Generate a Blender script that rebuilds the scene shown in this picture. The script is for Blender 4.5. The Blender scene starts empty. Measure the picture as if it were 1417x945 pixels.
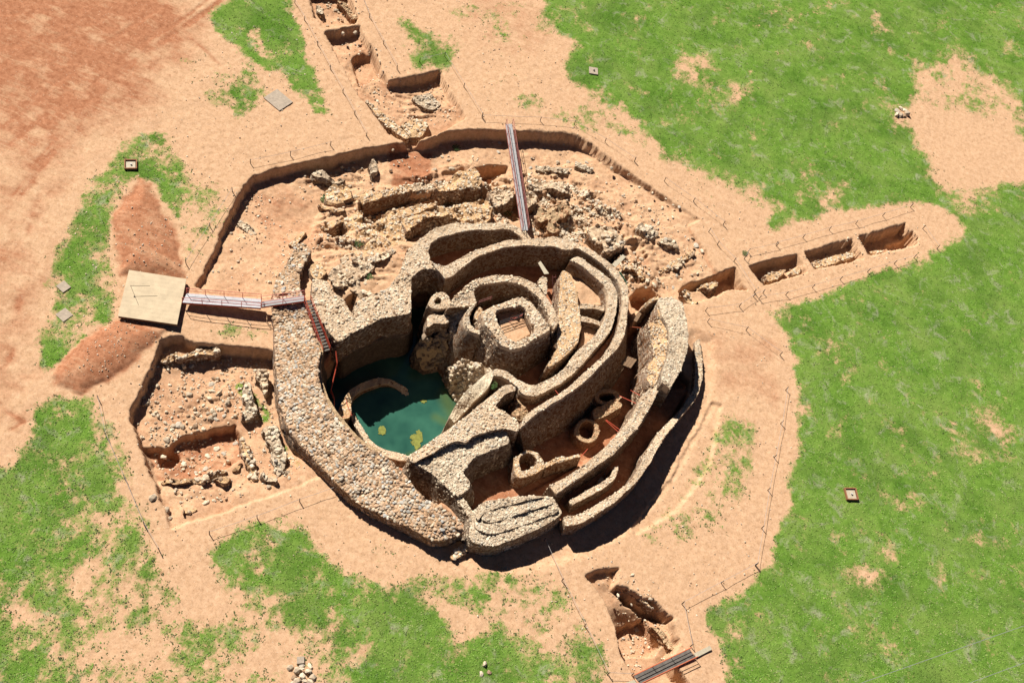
import bpy, math, random
import numpy as np
from mathutils import Vector, Matrix
from mathutils.geometry import delaunay_2d_cdt
random.seed(7); RNG = np.random.default_rng(7)
S = bpy.context.scene; COL = S.collection
# ------------------------------------------------------------------ camera, sky, sun, exposure
CAMH = 100.0; FPX = 1492.76; PITCH = 0.990836; ROLL = 0.377863
fwd = np.array([0, math.cos(PITCH), -math.sin(PITCH)]); r0 = np.array([1., 0, 0]); u0 = np.cross(r0, fwd)
rgt = math.cos(ROLL)*r0 + math.sin(ROLL)*u0; upv = -math.sin(ROLL)*r0 + math.cos(ROLL)*u0
cam = bpy.data.cameras.new('camera'); co = bpy.data.objects.new('camera', cam); COL.objects.link(co)
cam.sensor_width = 36; cam.lens = FPX/1417*36; cam.clip_start = 1; cam.clip_end = 3000
m = Matrix.Identity(4)
for i in range(3):
    m[i][0] = rgt[i]; m[i][1] = upv[i]; m[i][2] = -fwd[i]
m[2][3] = CAMH; co.matrix_world = m; S.camera = co
SUND = np.array([-.807, .590, .9265*1.0]); SUND = SUND/np.linalg.norm(SUND)
W = bpy.data.worlds.new('World'); S.world = W; W.use_nodes = True
nt = W.node_tree; bg = nt.nodes['Background']; sky = nt.nodes.new('ShaderNodeTexSky'); sky.sky_type = 'NISHITA'
sky.sun_disc = False; sky.sun_elevation = math.asin(SUND[2]); sky.sun_rotation = math.atan2(SUND[0], SUND[1])
sky.air_density = .22; sky.dust_density = .0; sky.ozone_density = 1.; sky.altitude = 700
nt.links.new(sky.outputs[0], bg.inputs[0]); bg.inputs[1].default_value = 0.05
sl = bpy.data.lights.new('sun', 'SUN'); sl.energy = 5.0; sl.angle = math.radians(.5); sl.color = (1, .95, .87)
so = bpy.data.objects.new('sun', sl); COL.objects.link(so); so.rotation_euler = Vector(SUND).to_track_quat('Z', 'Y').to_euler(); so.location = (0, 0, 150)
S.cycles.diffuse_bounces = 2; S.cycles.max_bounces = 6
S.view_settings.view_transform = 'Standard'; S.view_settings.look = 'None'; S.view_settings.gamma = 1
S.view_settings.use_curve_mapping = False; S.view_settings.exposure = 0.62
# ------------------------------------------------------------------ helpers
ZS = 1417/240.; QS = 1397/340.; HS = 1417/354.
def crop(ox, oy, s): return lambda *p: [(ox+a[0]/s, oy+a[1]/s)+tuple(a[2:]) for a in p]
K1 = crop(560, 290, ZS); K2 = crop(720, 310, ZS); K3 = crop(560, 400, ZS); K4 = crop(720, 440, ZS); K5 = crop(560, 530, ZS)
K6 = crop(760, 540, ZS); K7 = crop(560, 640, ZS); K8 = crop(370, 380, ZS); K9 = crop(370, 500, ZS)
N1 = crop(400, 180, ZS); N2 = crop(600, 160, ZS); N3 = crop(780, 190, ZS); N4 = crop(840, 300, ZS)
W1 = crop(180, 450, ZS); W2 = crop(180, 580, ZS); W3 = crop(150, 350, ZS); T1 = crop(380, 0, ZS); E1 = crop(1060, 270, ZS); C1 = crop(740, 745, ZS)
E2 = crop(860, 380, ZS); E3 = crop(920, 640, ZS); NWc = crop(230, 200, ZS); B1 = crop(200, 640, ZS)
Q1 = crop(360, 280, QS); H2 = crop(354, 0, HS); H3 = crop(708, 0, HS); H7 = crop(354, 709, HS); H8 = crop(708, 709, HS)
def at(u, v, z=0.):
    """photo pixel -> world point on the level z"""
    u = np.asarray(u, float); v = np.asarray(v, float); z = np.asarray(z, float)
    d = fwd + ((u-708.5)/FPX)[..., None]*rgt - ((v-472.5)/FPX)[..., None]*upv
    t = (z-CAMH)/d[..., 2]
    return np.array([0, 0, CAMH]) + t[..., None]*d
def P(pts, z=0.):
    out = []
    for p in pts: out.append(at(p[0], p[1], p[2] if len(p) > 2 else z))
    return np.array(out)
def hsh(ix, iy, iz=0, s=0):
    n = (np.asarray(ix).astype(np.int64)*374761393 + np.asarray(iy).astype(np.int64)*668265263 + np.asarray(iz).astype(np.int64)*2147483647 + s*974711) & 0xffffffff
    n = ((n ^ (n >> 13))*1274126177) & 0xffffffff
    n = ((n ^ (n >> 15))*2246822519) & 0xffffffff
    return ((n ^ (n >> 16)) & 0xffff)/65535.
def vn(x, y, s=0):
    ix = np.floor(x); iy = np.floor(y); fx = x-ix; fy = y-iy; fx = fx*fx*(3-2*fx); fy = fy*fy*(3-2*fy)
    a = hsh(ix, iy, 0, s); b = hsh(ix+1, iy, 0, s); c = hsh(ix, iy+1, 0, s); d = hsh(ix+1, iy+1, 0, s)
    return (a*(1-fx)+b*fx)*(1-fy) + (c*(1-fx)+d*fx)*fy
def fbm(x, y, sc=1., o=4, s=0):
    x = np.asarray(x)*sc; y = np.asarray(y)*sc; r = 0; a = .5; t = 0
    for i in range(o):
        r = r + a*vn(x*2**i+i*17.3, y*2**i-i*9.1, s+i); t += a; a *= .5
    return r/t*2-1                                              # about -1..1
def sdf(X, Y, poly):
    """signed distance, negative inside"""
    d = np.full(X.shape, 1e9); ins = np.zeros(X.shape, bool); n = len(poly)
    for i in range(n):
        a = poly[i]; b = poly[(i+1) % n]; ex, ey = b[0]-a[0], b[1]-a[1]; wx = X-a[0]; wy = Y-a[1]
        t = np.clip((wx*ex+wy*ey)/(ex*ex+ey*ey+1e-12), 0, 1)
        d = np.minimum(d, (wx-ex*t)**2+(wy-ey*t)**2)
        c = ((a[1] > Y) != (b[1] > Y)); 
        with np.errstate(divide='ignore', invalid='ignore'):
            c = c & (X < ex*(Y-a[1])/(ey if abs(ey) > 1e-12 else 1e-12)+a[0])
        ins ^= c
    d = np.sqrt(d); return np.where(ins, -d, d)
def sst(a, b, x): t = np.clip((x-a)/(b-a), 0, 1); return t*t*(3-2*t)
def tag(o, label=None, cat=None, group=None, kind=None):
    if label: o['label'] = label
    if cat: o['category'] = cat
    if group: o['group'] = group
    if kind: o['kind'] = kind
    return o
class MB:
    def __init__(s): s.v = []; s.f = []; s.t = []; s.n = 0
    def add(s, v, f, tint=.1):
        v = np.asarray(v, float); s.v.append(v); s.t.append(np.broadcast_to(np.asarray(tint, float), (len(v),)).copy())
        if isinstance(f, np.ndarray): s.f.append(f+s.n)
        else: s.f.append([[i+s.n for i in q] for q in f])
        s.n += len(v)
    def box(s, c, sz, rot=None, tint=.1):
        b = np.array([[x, y, z] for x in (-.5, .5) for y in (-.5, .5) for z in (-.5, .5)])*np.array(sz)
        if rot is not None: b = b@np.array(rot).T
        s.add(b+np.array(c), [[0, 1, 3, 2], [4, 6, 7, 5], [0, 4, 5, 1], [2, 3, 7, 6], [0, 2, 6, 4], [1, 5, 7, 3]], tint)
    def bar(s, a, b, w, h=None, tint=.1, side=None):
        """rectangular bar from a to b"""
        a = np.array(a, float); b = np.array(b, float); d = b-a; L = np.linalg.norm(d); d /= L
        up = np.array([0, 0, 1.]) if abs(d[2]) < .95 else (np.array(side) if side is not None else np.array([1., 0, 0]))
        x = np.cross(d, up); x /= np.linalg.norm(x); y = np.cross(x, d)
        s.box((a+b)/2, (w, L, h or w), np.stack([x, d, y], 1), tint)
    def tube(s, pts, r, n=6, tint=.1):
        pts = np.array(pts, float); rings = []
        for i, p in enumerate(pts):
            d = pts[min(i+1, len(pts)-1)]-pts[max(i-1, 0)]; d /= np.linalg.norm(d)
            u = np.cross(d, [0, 0, 1.]) if abs(d[2]) < .95 else np.cross(d, [1., 0, 0]); u /= np.linalg.norm(u); w = np.cross(u, d)
            rings += [p+r*(math.cos(2*math.pi*k/n)*u+math.sin(2*math.pi*k/n)*w) for k in range(n)]
        f = []
        for i in range(len(pts)-1):
            for k in range(n): f.append([i*n+k, i*n+(k+1) % n, (i+1)*n+(k+1) % n, (i+1)*n+k])
        f.append(list(range(n))[::-1]); f.append([(len(pts)-1)*n+k for k in range(n)])
        s.add(rings, f, tint)
    def build(s, name, mat, parent=None, smooth=False):
        V = np.concatenate(s.v); me = bpy.data.meshes.new(name)
        lp = []; ls = []; tot = 0
        for f in s.f:
            if isinstance(f, np.ndarray):
                k = f.shape[1]; lp.append(f.ravel()); ls.append(tot+np.arange(len(f))*k); tot += f.size
            else:
                for q in f: lp.append(np.array(q)); ls.append(np.array([tot])); tot += len(q)
        lp = np.concatenate(lp).astype(np.int32); ls = np.concatenate(ls).astype(np.int32)
        me.vertices.add(len(V)); me.vertices.foreach_set('co', V.astype(np.float32).ravel())
        me.loops.add(tot); me.loops.foreach_set('vertex_index', lp)
        me.polygons.add(len(ls)); me.polygons.foreach_set('loop_start', ls)
        a = me.attributes.new('tint', 'FLOAT', 'POINT'); a.data.foreach_set('value', np.concatenate(s.t).astype(np.float32))
        me.update(calc_edges=True); me.validate()
        me.polygons.foreach_set('use_smooth', np.full(len(me.polygons), bool(smooth)))
        me.materials.append(mat); o = bpy.data.objects.new(name, me); COL.objects.link(o)
        if parent: o.parent = parent
        return o
def empty(name, loc, label=None, cat=None, group=None):
    o = bpy.data.objects.new(name, None); COL.objects.link(o); o.location = loc; o.empty_display_size = .3; tag(o, label, cat, group); return o
# --- stones
def ico():
    t = (1+5**.5)/2
    v = np.array([(-1, t, 0), (1, t, 0), (-1, -t, 0), (1, -t, 0), (0, -1, t), (0, 1, t), (0, -1, -t), (0, 1, -t), (t, 0, -1), (t, 0, 1), (-t, 0, -1), (-t, 0, 1)], float)
    f = np.array([(0, 11, 5), (0, 5, 1), (0, 1, 7), (0, 7, 10), (0, 10, 11), (1, 5, 9), (5, 11, 4), (11, 10, 2), (10, 7, 6), (7, 1, 8), (3, 9, 4), (3, 4, 2), (3, 2, 6), (3, 6, 8), (3, 8, 9), (4, 9, 5), (2, 4, 11), (6, 2, 10), (8, 6, 7), (9, 8, 1)])
    return v/np.linalg.norm(v[0]), f
IV, IF = ico()
TPL = []
for k in range(10):
    b = IV*(1+RNG.uniform(-.30, .25, (12, 1))); b = np.sign(b)*np.abs(b)**.6; TPL.append(b)
TPL = np.array(TPL)
def stones(mb, pos, size, nrm=None, flat=.6, tint=None, rng=RNG, sink=.25):
    n = len(pos)
    if n == 0: return
    size = np.broadcast_to(np.asarray(size, float), (n,))
    nrm = np.tile([0, 0, 1.], (n, 1)) if nrm is None else nrm
    nrm = nrm + rng.normal(0, .13, (n, 3)); nrm /= np.linalg.norm(nrm, axis=1, keepdims=True)
    a = rng.normal(size=(n, 3)); x = np.cross(nrm, a); x /= np.linalg.norm(x, axis=1, keepdims=True); y = np.cross(nrm, x)
    sc = np.stack([rng.uniform(.8, 1.3, n), rng.uniform(.65, 1.0, n), flat*rng.uniform(.6, 1.6, n)], 1)*size[:, None]*.5
    T = TPL[rng.integers(0, len(TPL), n)]*sc[:, None, :]
    V = T[:, :, 0:1]*x[:, None]+T[:, :, 1:2]*y[:, None]+T[:, :, 2:3]*nrm[:, None]
    V = V + (pos + nrm*(sc[:, 2:3]*(1-2*sink)))[:, None]
    F = (IF[None]+(np.arange(n)*12)[:, None, None]).reshape(-1, 3)
    t = rng.uniform(.27, 1, n) if tint is None else tint
    mb.add(V.reshape(-1, 3), F, np.repeat(t, 12))
def hexpts(x0, x1, y0, y1, sp, jit=.28, rng=RNG):
    ys = np.arange(y0, y1, sp*.87); out = []
    for i, y in enumerate(ys):
        xs = np.arange(x0+(i % 2)*sp*.5, x1, sp); out.append(np.stack([xs, np.full(len(xs), y)], 1))
    if not out: return np.zeros((0, 2))
    p = np.concatenate(out); return p + rng.uniform(-jit, jit, p.shape)*sp
# ------------------------------------------------------------------ materials
def mat(name):
    M = bpy.data.materials.new(name); M.use_nodes = True; return M, M.node_tree.nodes, M.node_tree.links, M.node_tree.nodes['Principled BSDF']
def nn(N, t, **kw):
    n = N.new(t)
    for k, v in kw.items(): setattr(n, k, v)
    return n
def noise(N, L, sc, det=4, vec=None, rough=.55, dist=0):
    n = N.new('ShaderNodeTexNoise'); n.inputs['Scale'].default_value = sc; n.inputs['Detail'].default_value = det; n.inputs['Roughness'].default_value = rough; n.inputs['Distortion'].default_value = dist
    if vec is not None: L.new(vec, n.inputs['Vector'])
    return n.outputs['Fac']
def ramp(N, L, fac, stops, interp='LINEAR'):
    r = N.new('ShaderNodeValToRGB'); e = r.color_ramp.elements; r.color_ramp.interpolation = interp
    while len(e) < len(stops): e.new(.5)
    for i, (p, c) in enumerate(stops): e[i].position = p; e[i].color = (c[0], c[1], c[2], 1) if not isinstance(c, (int, float)) else (c, c, c, 1)
    L.new(fac, r.inputs[0]); return r.outputs[0]
def mixc(N, L, f, a, b, mode='MIX'):
    m = N.new('ShaderNodeMix'); m.data_type = 'RGBA'; m.blend_type = mode
    for k, v in ((0, f), (6, a), (7, b)):
        if hasattr(v, 'links'): L.new(v, m.inputs[k])
        elif k == 0: m.inputs[0].default_value = v
        else: m.inputs[k].default_value = (*v, 1)
    return m.outputs[2]
def math_(N, L, op, a, b=0., c=None, clamp=False):
    m = N.new('ShaderNodeMath'); m.operation = op; m.use_clamp = clamp
    for i, v in enumerate((a, b, c)):
        if v is None: continue
        if hasattr(v, 'links'): L.new(v, m.inputs[i])
        else: m.inputs[i].default_value = v
    return m.outputs[0]
def bump(N, L, B, h, s=.5, d=.05):
    b = N.new('ShaderNodeBump'); b.inputs['Strength'].default_value = s; b.inputs['Distance'].default_value = d; L.new(h, b.inputs['Height']); L.new(b.outputs[0], B.inputs['Normal'])
def attr(N, nm): a = N.new('ShaderNodeAttribute'); a.attribute_name = nm; return a.outputs['Fac']
def simple(name, c, rough=.6, metal=0., var=.15, sc=6., c2=None):
    M, N, L, B = mat(name); g = N.new('ShaderNodeTexCoord').outputs['Object']
    f = noise(N, L, sc, 5, g); c = tuple(x*.72 for x in c); c2 = c2 or tuple(x*(1-2.2*var) for x in c)
    L.new(mixc(N, L, ramp(N, L, f, [(.3, 0.), (.7, 1.)]), c2, c), B.inputs['Base Color']); B.inputs['Roughness'].default_value = rough; B.inputs['Metallic'].default_value = metal
    return M
def stone_mat(name, shaded_mud, ramp_stops, sc=9., mortar=(.46, .34, .22)):
    M, N, L, B = mat(name); g = N.new('ShaderNodeTexCoord').outputs['Object']; t = attr(N, 'tint')
    vo = N.new('ShaderNodeTexVoronoi'); vo.inputs['Scale'].default_value = 4.2; L.new(g, vo.inputs['Vector'])
    ve = N.new('ShaderNodeTexVoronoi'); ve.feature = 'DISTANCE_TO_EDGE'; ve.inputs['Scale'].default_value = 4.2; L.new(g, ve.inputs['Vector'])
    sep = N.new('ShaderNodeSeparateColor'); L.new(vo.outputs['Color'], sep.inputs[0])
    isst = ramp(N, L, t, [(.2, 0.), (.25, 1.)])
    tt = mixc(N, L, isst, sep.outputs[0], t)
    sc_ = ramp(N, L, tt, ramp_stops)
    edge = ramp(N, L, ve.outputs['Distance'], [(.0, 0.), (.06, 1.)])
    body = mixc(N, L, edge, shaded_mud, mixc(N, L, .45, sc_, shaded_mud))  # mud of the wall faces, darkened to carry their shade
    c = mixc(N, L, isst, body, sc_)
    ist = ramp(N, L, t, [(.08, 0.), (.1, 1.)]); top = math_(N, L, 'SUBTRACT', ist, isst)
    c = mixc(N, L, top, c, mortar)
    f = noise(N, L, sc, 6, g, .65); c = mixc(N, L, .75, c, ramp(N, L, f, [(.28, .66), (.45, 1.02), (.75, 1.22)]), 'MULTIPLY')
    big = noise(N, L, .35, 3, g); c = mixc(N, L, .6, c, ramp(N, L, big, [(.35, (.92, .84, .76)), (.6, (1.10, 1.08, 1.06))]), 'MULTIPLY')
    c = mixc(N, L, 1., c, mixc(N, L, math_(N, L, 'ADD', top, ramp(N, L, t, [(.24, .25), (.5, 1.)]), clamp=True), (.62, .60, .58), (1.0, .97, .90)), 'MULTIPLY'); L.new(c, B.inputs['Base Color']); B.inputs['Roughness'].default_value = .95; B.inputs['Specular IOR Level'].default_value = .15  # faces multiplied darker than tops: their shade is painted into the colour
    h = math_(N, L, 'ADD', math_(N, L, 'MULTIPLY', f, .6), math_(N, L, 'MULTIPLY', edge, math_(N, L, 'SUBTRACT', 1., isst)))
    bump(N, L, B, h, .8, .07); return M
LIM = [(.25, (.30, .175, .10)), (.45, (.66, .545, .42)), (.62, (.56, .48, .39)), (.8, (.74, .64, .51)), (.93, (.42, .385, .345)), (1., (.82, .75, .64))]
GRY = [(.25, (.26, .165, .10)), (.42, (.56, .43, .32)), (.55, (.52, .35, .24)), (.68, (.47, .42, .36)), (.82, (.63, .54, .43)), (.92, (.38, .39, .40)), (1., (.68, .63, .56))]
RED = [(.25, (.38, .22, .13)), (.5, (.50, .31, .19)), (.7, (.54, .40, .27)), (.85, (.45, .25, .15)), (1., (.62, .50, .36))]
M_LIME = stone_mat('pale_masonry', (.21, .105, .055), LIM, mortar=(.58, .45, .33))
M_COB = stone_mat('cobble_masonry', (.24, .135, .08), GRY, mortar=(.50, .34, .22))
M_RED = stone_mat('red_rubble', (.26, .115, .055), RED)
M_EARTH = stone_mat('earth_bank', (.28, .125, .06), LIM, mortar=(.62, .42, .25))
M_GREYW = stone_mat('grey_masonry', (.20, .125, .08), [(.25, (.27, .19, .13)), (.5, (.66, .58, .47)), (.7, (.55, .49, .40)), (.9, (.75, .67, .55)), (1., (.43, .40, .36))], mortar=(.52, .42, .32))
M_PALE = stone_mat('whitewashed_masonry', (.30, .17, .10), [(.25, (.5, .42, .32)), (.6, (.80, .73, .60)), (1., (.88, .83, .72))], mortar=(.78, .68, .53))
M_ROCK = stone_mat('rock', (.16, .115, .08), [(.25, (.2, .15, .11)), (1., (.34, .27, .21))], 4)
M_PLASTER = simple('plaster', (.70, .62, .50), .9, 0, .12, 3)
M_WOOD = simple('timber', (.62, .44, .25), .7, 0, .10, 2.5)
M_PLANK = simple('pale_timber', (.74, .64, .46), .7, 0, .12, 5)
M_WDARK = simple('weathered_timber', (.40, .24, .13), .8, 0, .2, 5)
M_REDP = simple('red_paint', (.90, .14, .075), .5, 0, .1, 8)
M_PINKP = simple('faded_red_paint', (.58, .20, .17), .6, 0, .15, 8)
M_ORNG = simple('orange_paint', (1., .24, .10), .5, 0, .1, 8)
M_WEED = simple('weed_blades', (.13, .20, .045), .9, 0, .3, 3)
M_DECK = simple('grating', (.50, .49, .49), .8, .0, .12, 3)
M_DECKD = simple('dark_deck', (.24, .21, .18), .9, 0., .2, 3)
M_BLUED = simple('pale_deck', (.74, .73, .75), .8, .0, .1, 2)
M_POST = simple('rusted_iron', (.055, .034, .026), .8, .2, .2, 12)
M_STEEL = simple('dark_steel', (.05, .045, .045), .6, .4, .2, 12)
M_ROPE = simple('rope', (.62, .56, .52), .9, 0, .1, 20)
M_GREEN = simple('green_mesh', (.02, .30, .17), .8, 0, .2, 10)
M_WHITE = simple('white_board', (.80, .78, .74), .7, 0, .05, 4)
M_CONC = simple('concrete', (.66, .53, .40), .9, 0, .15, 5)
M_LEAF = simple('weed_leaf', (.10, .22, .035), .8, 0, .3, 5)
M_ALGAE = simple('algae', (.36, .38, .07), .9, 0, .22, 3)
M_CABLE = simple('cable', (.55, .57, .60), .5, .4, .1, 5)
M_BRICK = simple('fired_brick', (.52, .22, .10), .85, 0, .2, 9)
M_LINE = simple('dark_line', (.09, .07, .05), .8, 0, .1, 5)
_a = at(60, 200); _b = at(160, 95); STREAK = -math.atan2(_b[1]-_a[1], _b[0]-_a[0])
def ground_mat():
    M, N, L, B = mat('soil_and_grass'); g = N.new('ShaderNodeTexCoord').outputs['Object']
    gr = attr(N, 'grass'); rd = attr(N, 'red')
    n1 = noise(N, L, .35, 5, g); n2 = noise(N, L, 1.6, 6, g, .65); n3 = noise(N, L, 5, 6, g, .8); n4 = noise(N, L, 3.2, 5, g, .7, .4)
    pale = mixc(N, L, ramp(N, L, n2, [(.3, 0.), (.7, 1.)]), (.60, .365, .205), (.80, .515, .315))
    redc = mixc(N, L, ramp(N, L, n2, [(.3, 0.), (.7, 1.)]), (.37, .145, .07), (.58, .275, .15))
    mp = N.new('ShaderNodeMapping'); mp.inputs['Rotation'].default_value = (0, 0, STREAK); mp.inputs['Scale'].default_value = (.22, 1.2, 1); L.new(g, mp.inputs[0])
    n5 = noise(N, L, .7, 7, mp.outputs[0], .7, 1.6)
    rd = math_(N, L, 'MULTIPLY', rd, ramp(N, L, n5, [(.32, .55), (.7, 1.35)]))
    rm = math_(N, L, 'ADD', rd, math_(N, L, 'MULTIPLY', math_(N, L, 'SUBTRACT', n1, .5), 1.0))
    soil = mixc(N, L, ramp(N, L, rm, [(.15, 0.), (.85, 1.)]), pale, redc)
    soil = mixc(N, L, .8, soil, ramp(N, L, n3, [(.27, .42), (.45, .97), (.72, 1.2)]), 'MULTIPLY')
    fl = noise(N, L, 2.4, 8, g, .8, .5); soil = mixc(N, L, .7, soil, ramp(N, L, fl, [(.33, (.52, .42, .34)), (.47, (1., 1., 1.))]), 'MULTIPLY')
    vp = N.new('ShaderNodeTexVoronoi'); vp.inputs['Scale'].default_value = 2.6; L.new(g, vp.inputs['Vector'])
    peb = ramp(N, L, vp.outputs['Distance'], [(.07, 1.), (.14, 0.)]); soil = mixc(N, L, math_(N, L, 'MULTIPLY', peb, .5), soil, (.78, .66, .50))
    # grass
    g1 = noise(N, L, .22, 4, g, .6); g2 = noise(N, L, 1.1, 6, g, .7, .3); g3 = noise(N, L, 9, 3, g, .7)
    gc = mixc(N, L, ramp(N, L, g2, [(.3, 0.), (.68, 1.)]), (.12, .205, .025), (.25, .36, .06))
    gc = mixc(N, L, ramp(N, L, g1, [(.42, 0.), (.7, .55)]), gc, (.34, .37, .10))
    st = noise(N, L, .5, 6, g, .75, .6); gc = mixc(N, L, ramp(N, L, st, [(.54, 0.), (.68, .85)]), gc, (.50, .43, .28))
    dk = noise(N, L, .16, 3, g, .6); gc = mixc(N, L, .9, gc, ramp(N, L, dk, [(.36, (.66, .74, .66)), (.52, (1., 1., 1.))]), 'MULTIPLY')
    gc = mixc(N, L, .8, gc, ramp(N, L, g3, [(.25, .62), (.5, .97), (.8, 1.22)]), 'MULTIPLY')
    mk = math_(N, L, 'ADD', gr, math_(N, L, 'MULTIPLY', math_(N, L, 'SUBTRACT', n4, .5), .75))
    mk = ramp(N, L, mk, [(.36, 0.), (.54, .75), (.64, 1.)])
    c = mixc(N, L, mk, mixc(N, L, 1., soil, (.83, .825, .83), 'MULTIPLY'), mixc(N, L, 1., gc, (.68, .82, .76), 'MULTIPLY')); L.new(c, B.inputs['Base Color']); B.inputs['Roughness'].default_value = 1.; B.inputs['Specular IOR Level'].default_value = .05
    h = math_(N, L, 'ADD', math_(N, L, 'MULTIPLY', n3, .5), math_(N, L, 'MULTIPLY', g3, math_(N, L, 'MULTIPLY', mk, .9)))
    h = math_(N, L, 'ADD', h, math_(N, L, 'MULTIPLY', fl, .8))
    bump(N, L, B, h, .6, .07); return M
M_GROUND = ground_mat()
def water_mat():
    M, N, L, B = mat('pond_water'); g = N.new('ShaderNodeTexCoord').outputs['Object']
    f = noise(N, L, .25, 3, g); f = ramp(N, L, f, [(.35, 0.), (.65, 1.)]); wc = mixc(N, L, f, (.018, .072, .054), (.042, .14, .095)); L.new(mixc(N, L, ramp(N, L, attr(N, 'tint'), [(.15, 0.), (1., .4)]), wc, (.12, .15, .025)), B.inputs['Base Color'])
    B.inputs['Roughness'].default_value = .12; B.inputs['Specular IOR Level'].default_value = .5
    bump(N, L, B, noise(N, L, 3, 2, g), .03, .02); return M
M_WATER = water_mat()
# ------------------------------------------------------------------ ground (one height field sheet)
xs = np.concatenate([[-900, -500, -300, -200, -140], np.arange(-110, -78, .5), np.arange(-78, -46, .25), np.arange(-46, 46, .135), np.arange(46, 100, .45), [140, 200, 300, 500, 900]])
ys = np.concatenate([[-600, -300, -120, -40, 0], np.arange(8, 30, .4), np.arange(30, 96, .135), np.arange(96, 112, .3), np.arange(112, 185, .5), [210, 260, 350, 500, 900]])
GX, GY = np.meshgrid(xs, ys); shp = GX.shape; GRP = np.zeros(shp)
wob = fbm(GX, GY, .9, 3, 31)*.22 + fbm(GX, GY, 3.5, 2, 41)*.07
HZ = fbm(GX, GY, .08, 3, 3)*.12 + fbm(GX, GY, .7, 5, 5)*.055 + fbm(GX, GY, 2.4, 3, 6)*.02
GR = np.zeros(shp); RD = np.zeros(shp); CUT = np.zeros(shp)
def box_of(poly, m):
    x0, y0 = poly.min(0)-m; x1, y1 = poly.max(0)+m
    i0, i1 = np.searchsorted(ys, [y0, y1]); j0, j1 = np.searchsorted(xs, [x0, x1]); return slice(i0, i1), slice(j0, j1)
def idw(x, y, ctl):
    w = 0; s = 0
    for c in ctl:
        k = 1/((x-c[0])**2+(y-c[1])**2+.3)**1.5; w = w+k; s = s+k*c[2]
    return s/w
def pit(pts, z=-1., ctl=None, soft=.22, edge=0., red=None, rough=.10, wb=1., inside=False):
    p = P(pts, edge)[:, :2]; b = box_of(p, 3); DK = 1.45 if edge <= 0 and wb > .5 and not inside else 1.
    x = GX[b]; y = GY[b]; d = sdf(x, y, p)+wob[b]*wb; t = sst(soft*.5, -soft*.5, d)
    zf = z*DK if ctl is None else idw(x, y, [(*at(c[0], c[1], c[2])[:2], c[2]) for c in ctl])*DK
    zf = zf+fbm(x, y, .5, 3, 77)*rough*.9+fbm(x, y, 2.2, 3, 79)*rough*.45
    HZ[b] = HZ[b]*(1-t)+zf*t
    if red is not None: RD[b] = RD[b]*(1-t)+red*t
    CUT[b] = np.maximum(CUT[b], t)
def bump_up(pts, h, soft=2.):
    p = P(pts)[:, :2]; b = box_of(p, 4); d = sdf(GX[b], GY[b], p)+wob[b]
    t = np.clip(-d/soft, 0, 1); HZ[b] += h*(1-(1-t)**2)
def paint(A, pts, v, soft=.8, wb=3., add=False, rough=0.):
    p = P(pts)[:, :2]; b = box_of(p, 4); d = sdf(GX[b], GY[b], p)+wob[b]*wb; t = sst(soft, -soft, d)
    val = v+(fbm(GX[b], GY[b], .5, 4, 91)*rough if rough else 0)
    A[b] = A[b]*(1-t)+val*t
# soil tones
paint(RD, [(-60, -60), (240, -60), (265, 60), (200, 140), (120, 190), (60, 240), (-60, 330)], .95, 6, 4, rough=.6)
paint(RD, [(-60, 180), (90, 200), (70, 400), (40, 600), (-60, 700)], .42, 4, 4, rough=.5)
paint(RD, [(640, -20), (720, -20), (780, 60), (720, 90), (650, 50)], .3, 2, 3)
paint(RD, [(960, 455), (1085, 470), (1080, 560), (1040, 560), (990, 540)], .35, 1.5, 2)
# grass fields
paint(GR, [(735, -40), (765, 30), (800, 72), (770, 95), (800, 122), (840, 140), (885, 180), (935, 214), (980, 240), (1015, 265), (1055, 300), (1072, 322), (1130, 306), (1185, 287), (1235, 282), (1285, 284), (1328, 300), (1332, 322), (1298, 348), (1210, 378), (1140, 406), (1060, 428), (1080, 455), (1100, 492), (1103, 590), (1090, 690), (1068, 770), (1030, 815), (985, 840), (975, 858), (995, 900), (1010, 990), (1600, 1000), (1600, -60)], .80, 1.1, 2.2, rough=.28)
paint(GR, [(1256, 145), (1300, 128), (1350, 150), (1430, 185), (1430, 245), (1370, 262), (1300, 235), (1268, 200)], .0, 1., 4)
paint(GR, [(1265, 75), (1330, 70), (1380, 110), (1430, 150), (1430, 200), (1340, 160), (1265, 145)], .42, 1.5, 4, rough=.2)
paint(GR, [(1280, 220), (1390, 262), (1350, 300), (1290, 270)], .35, 1.5, 4, rough=.2)
paint(GR, [(920, 70), (975, 70), (1000, 110), (1050, 130), (1000, 135), (930, 115)], .46, 1.5, 5, rough=.3)
paint(GR, [(790, 130), (850, 150), (930, 210), (980, 250), (960, 250), (880, 200), (800, 160)], .48, 1., 4, rough=.25)
paint(GR, [(1000, 240), (1060, 250), (1070, 300), (1030, 285)], .42, 1., 4, rough=.25)
for c in ((1180, 505), (1365, 540), (1395, 598), (1145, 885), (1285, 787), (1060, 870), (1215, 25), (1300, 40), (1195, 790), (1340, 750), (1240, 165), (1150, 170)):
    x, y = c; paint(GR, [(x-11, y-9), (x+12, y-5), (x+14, y+9), (x-6, y+11)], .42, 1., 5, rough=.4)
paint(GR, [(-80, 660), (10, 640), (40, 600), (45, 560), (75, 542), (132, 542), (140, 590), (165, 660), (190, 730), (205, 765), (250, 790), (160, 830), (100, 880), (60, 1000), (-80, 1000)], .68, 1.1, 3., rough=.32)
paint(GR, [(60, 870), (160, 820), (260, 775), (340, 790), (450, 830), (500, 1000), (40, 1000)], .47, 1., 4, rough=.28)
paint(GR, [(250, 790), (300, 780), (325, 820), (300, 850), (250, 830)], .05, 1., 3)
paint(GR, [(95, 890), (170, 860), (200, 900), (120, 930)], .2, 1., 3, rough=.2)
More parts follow.
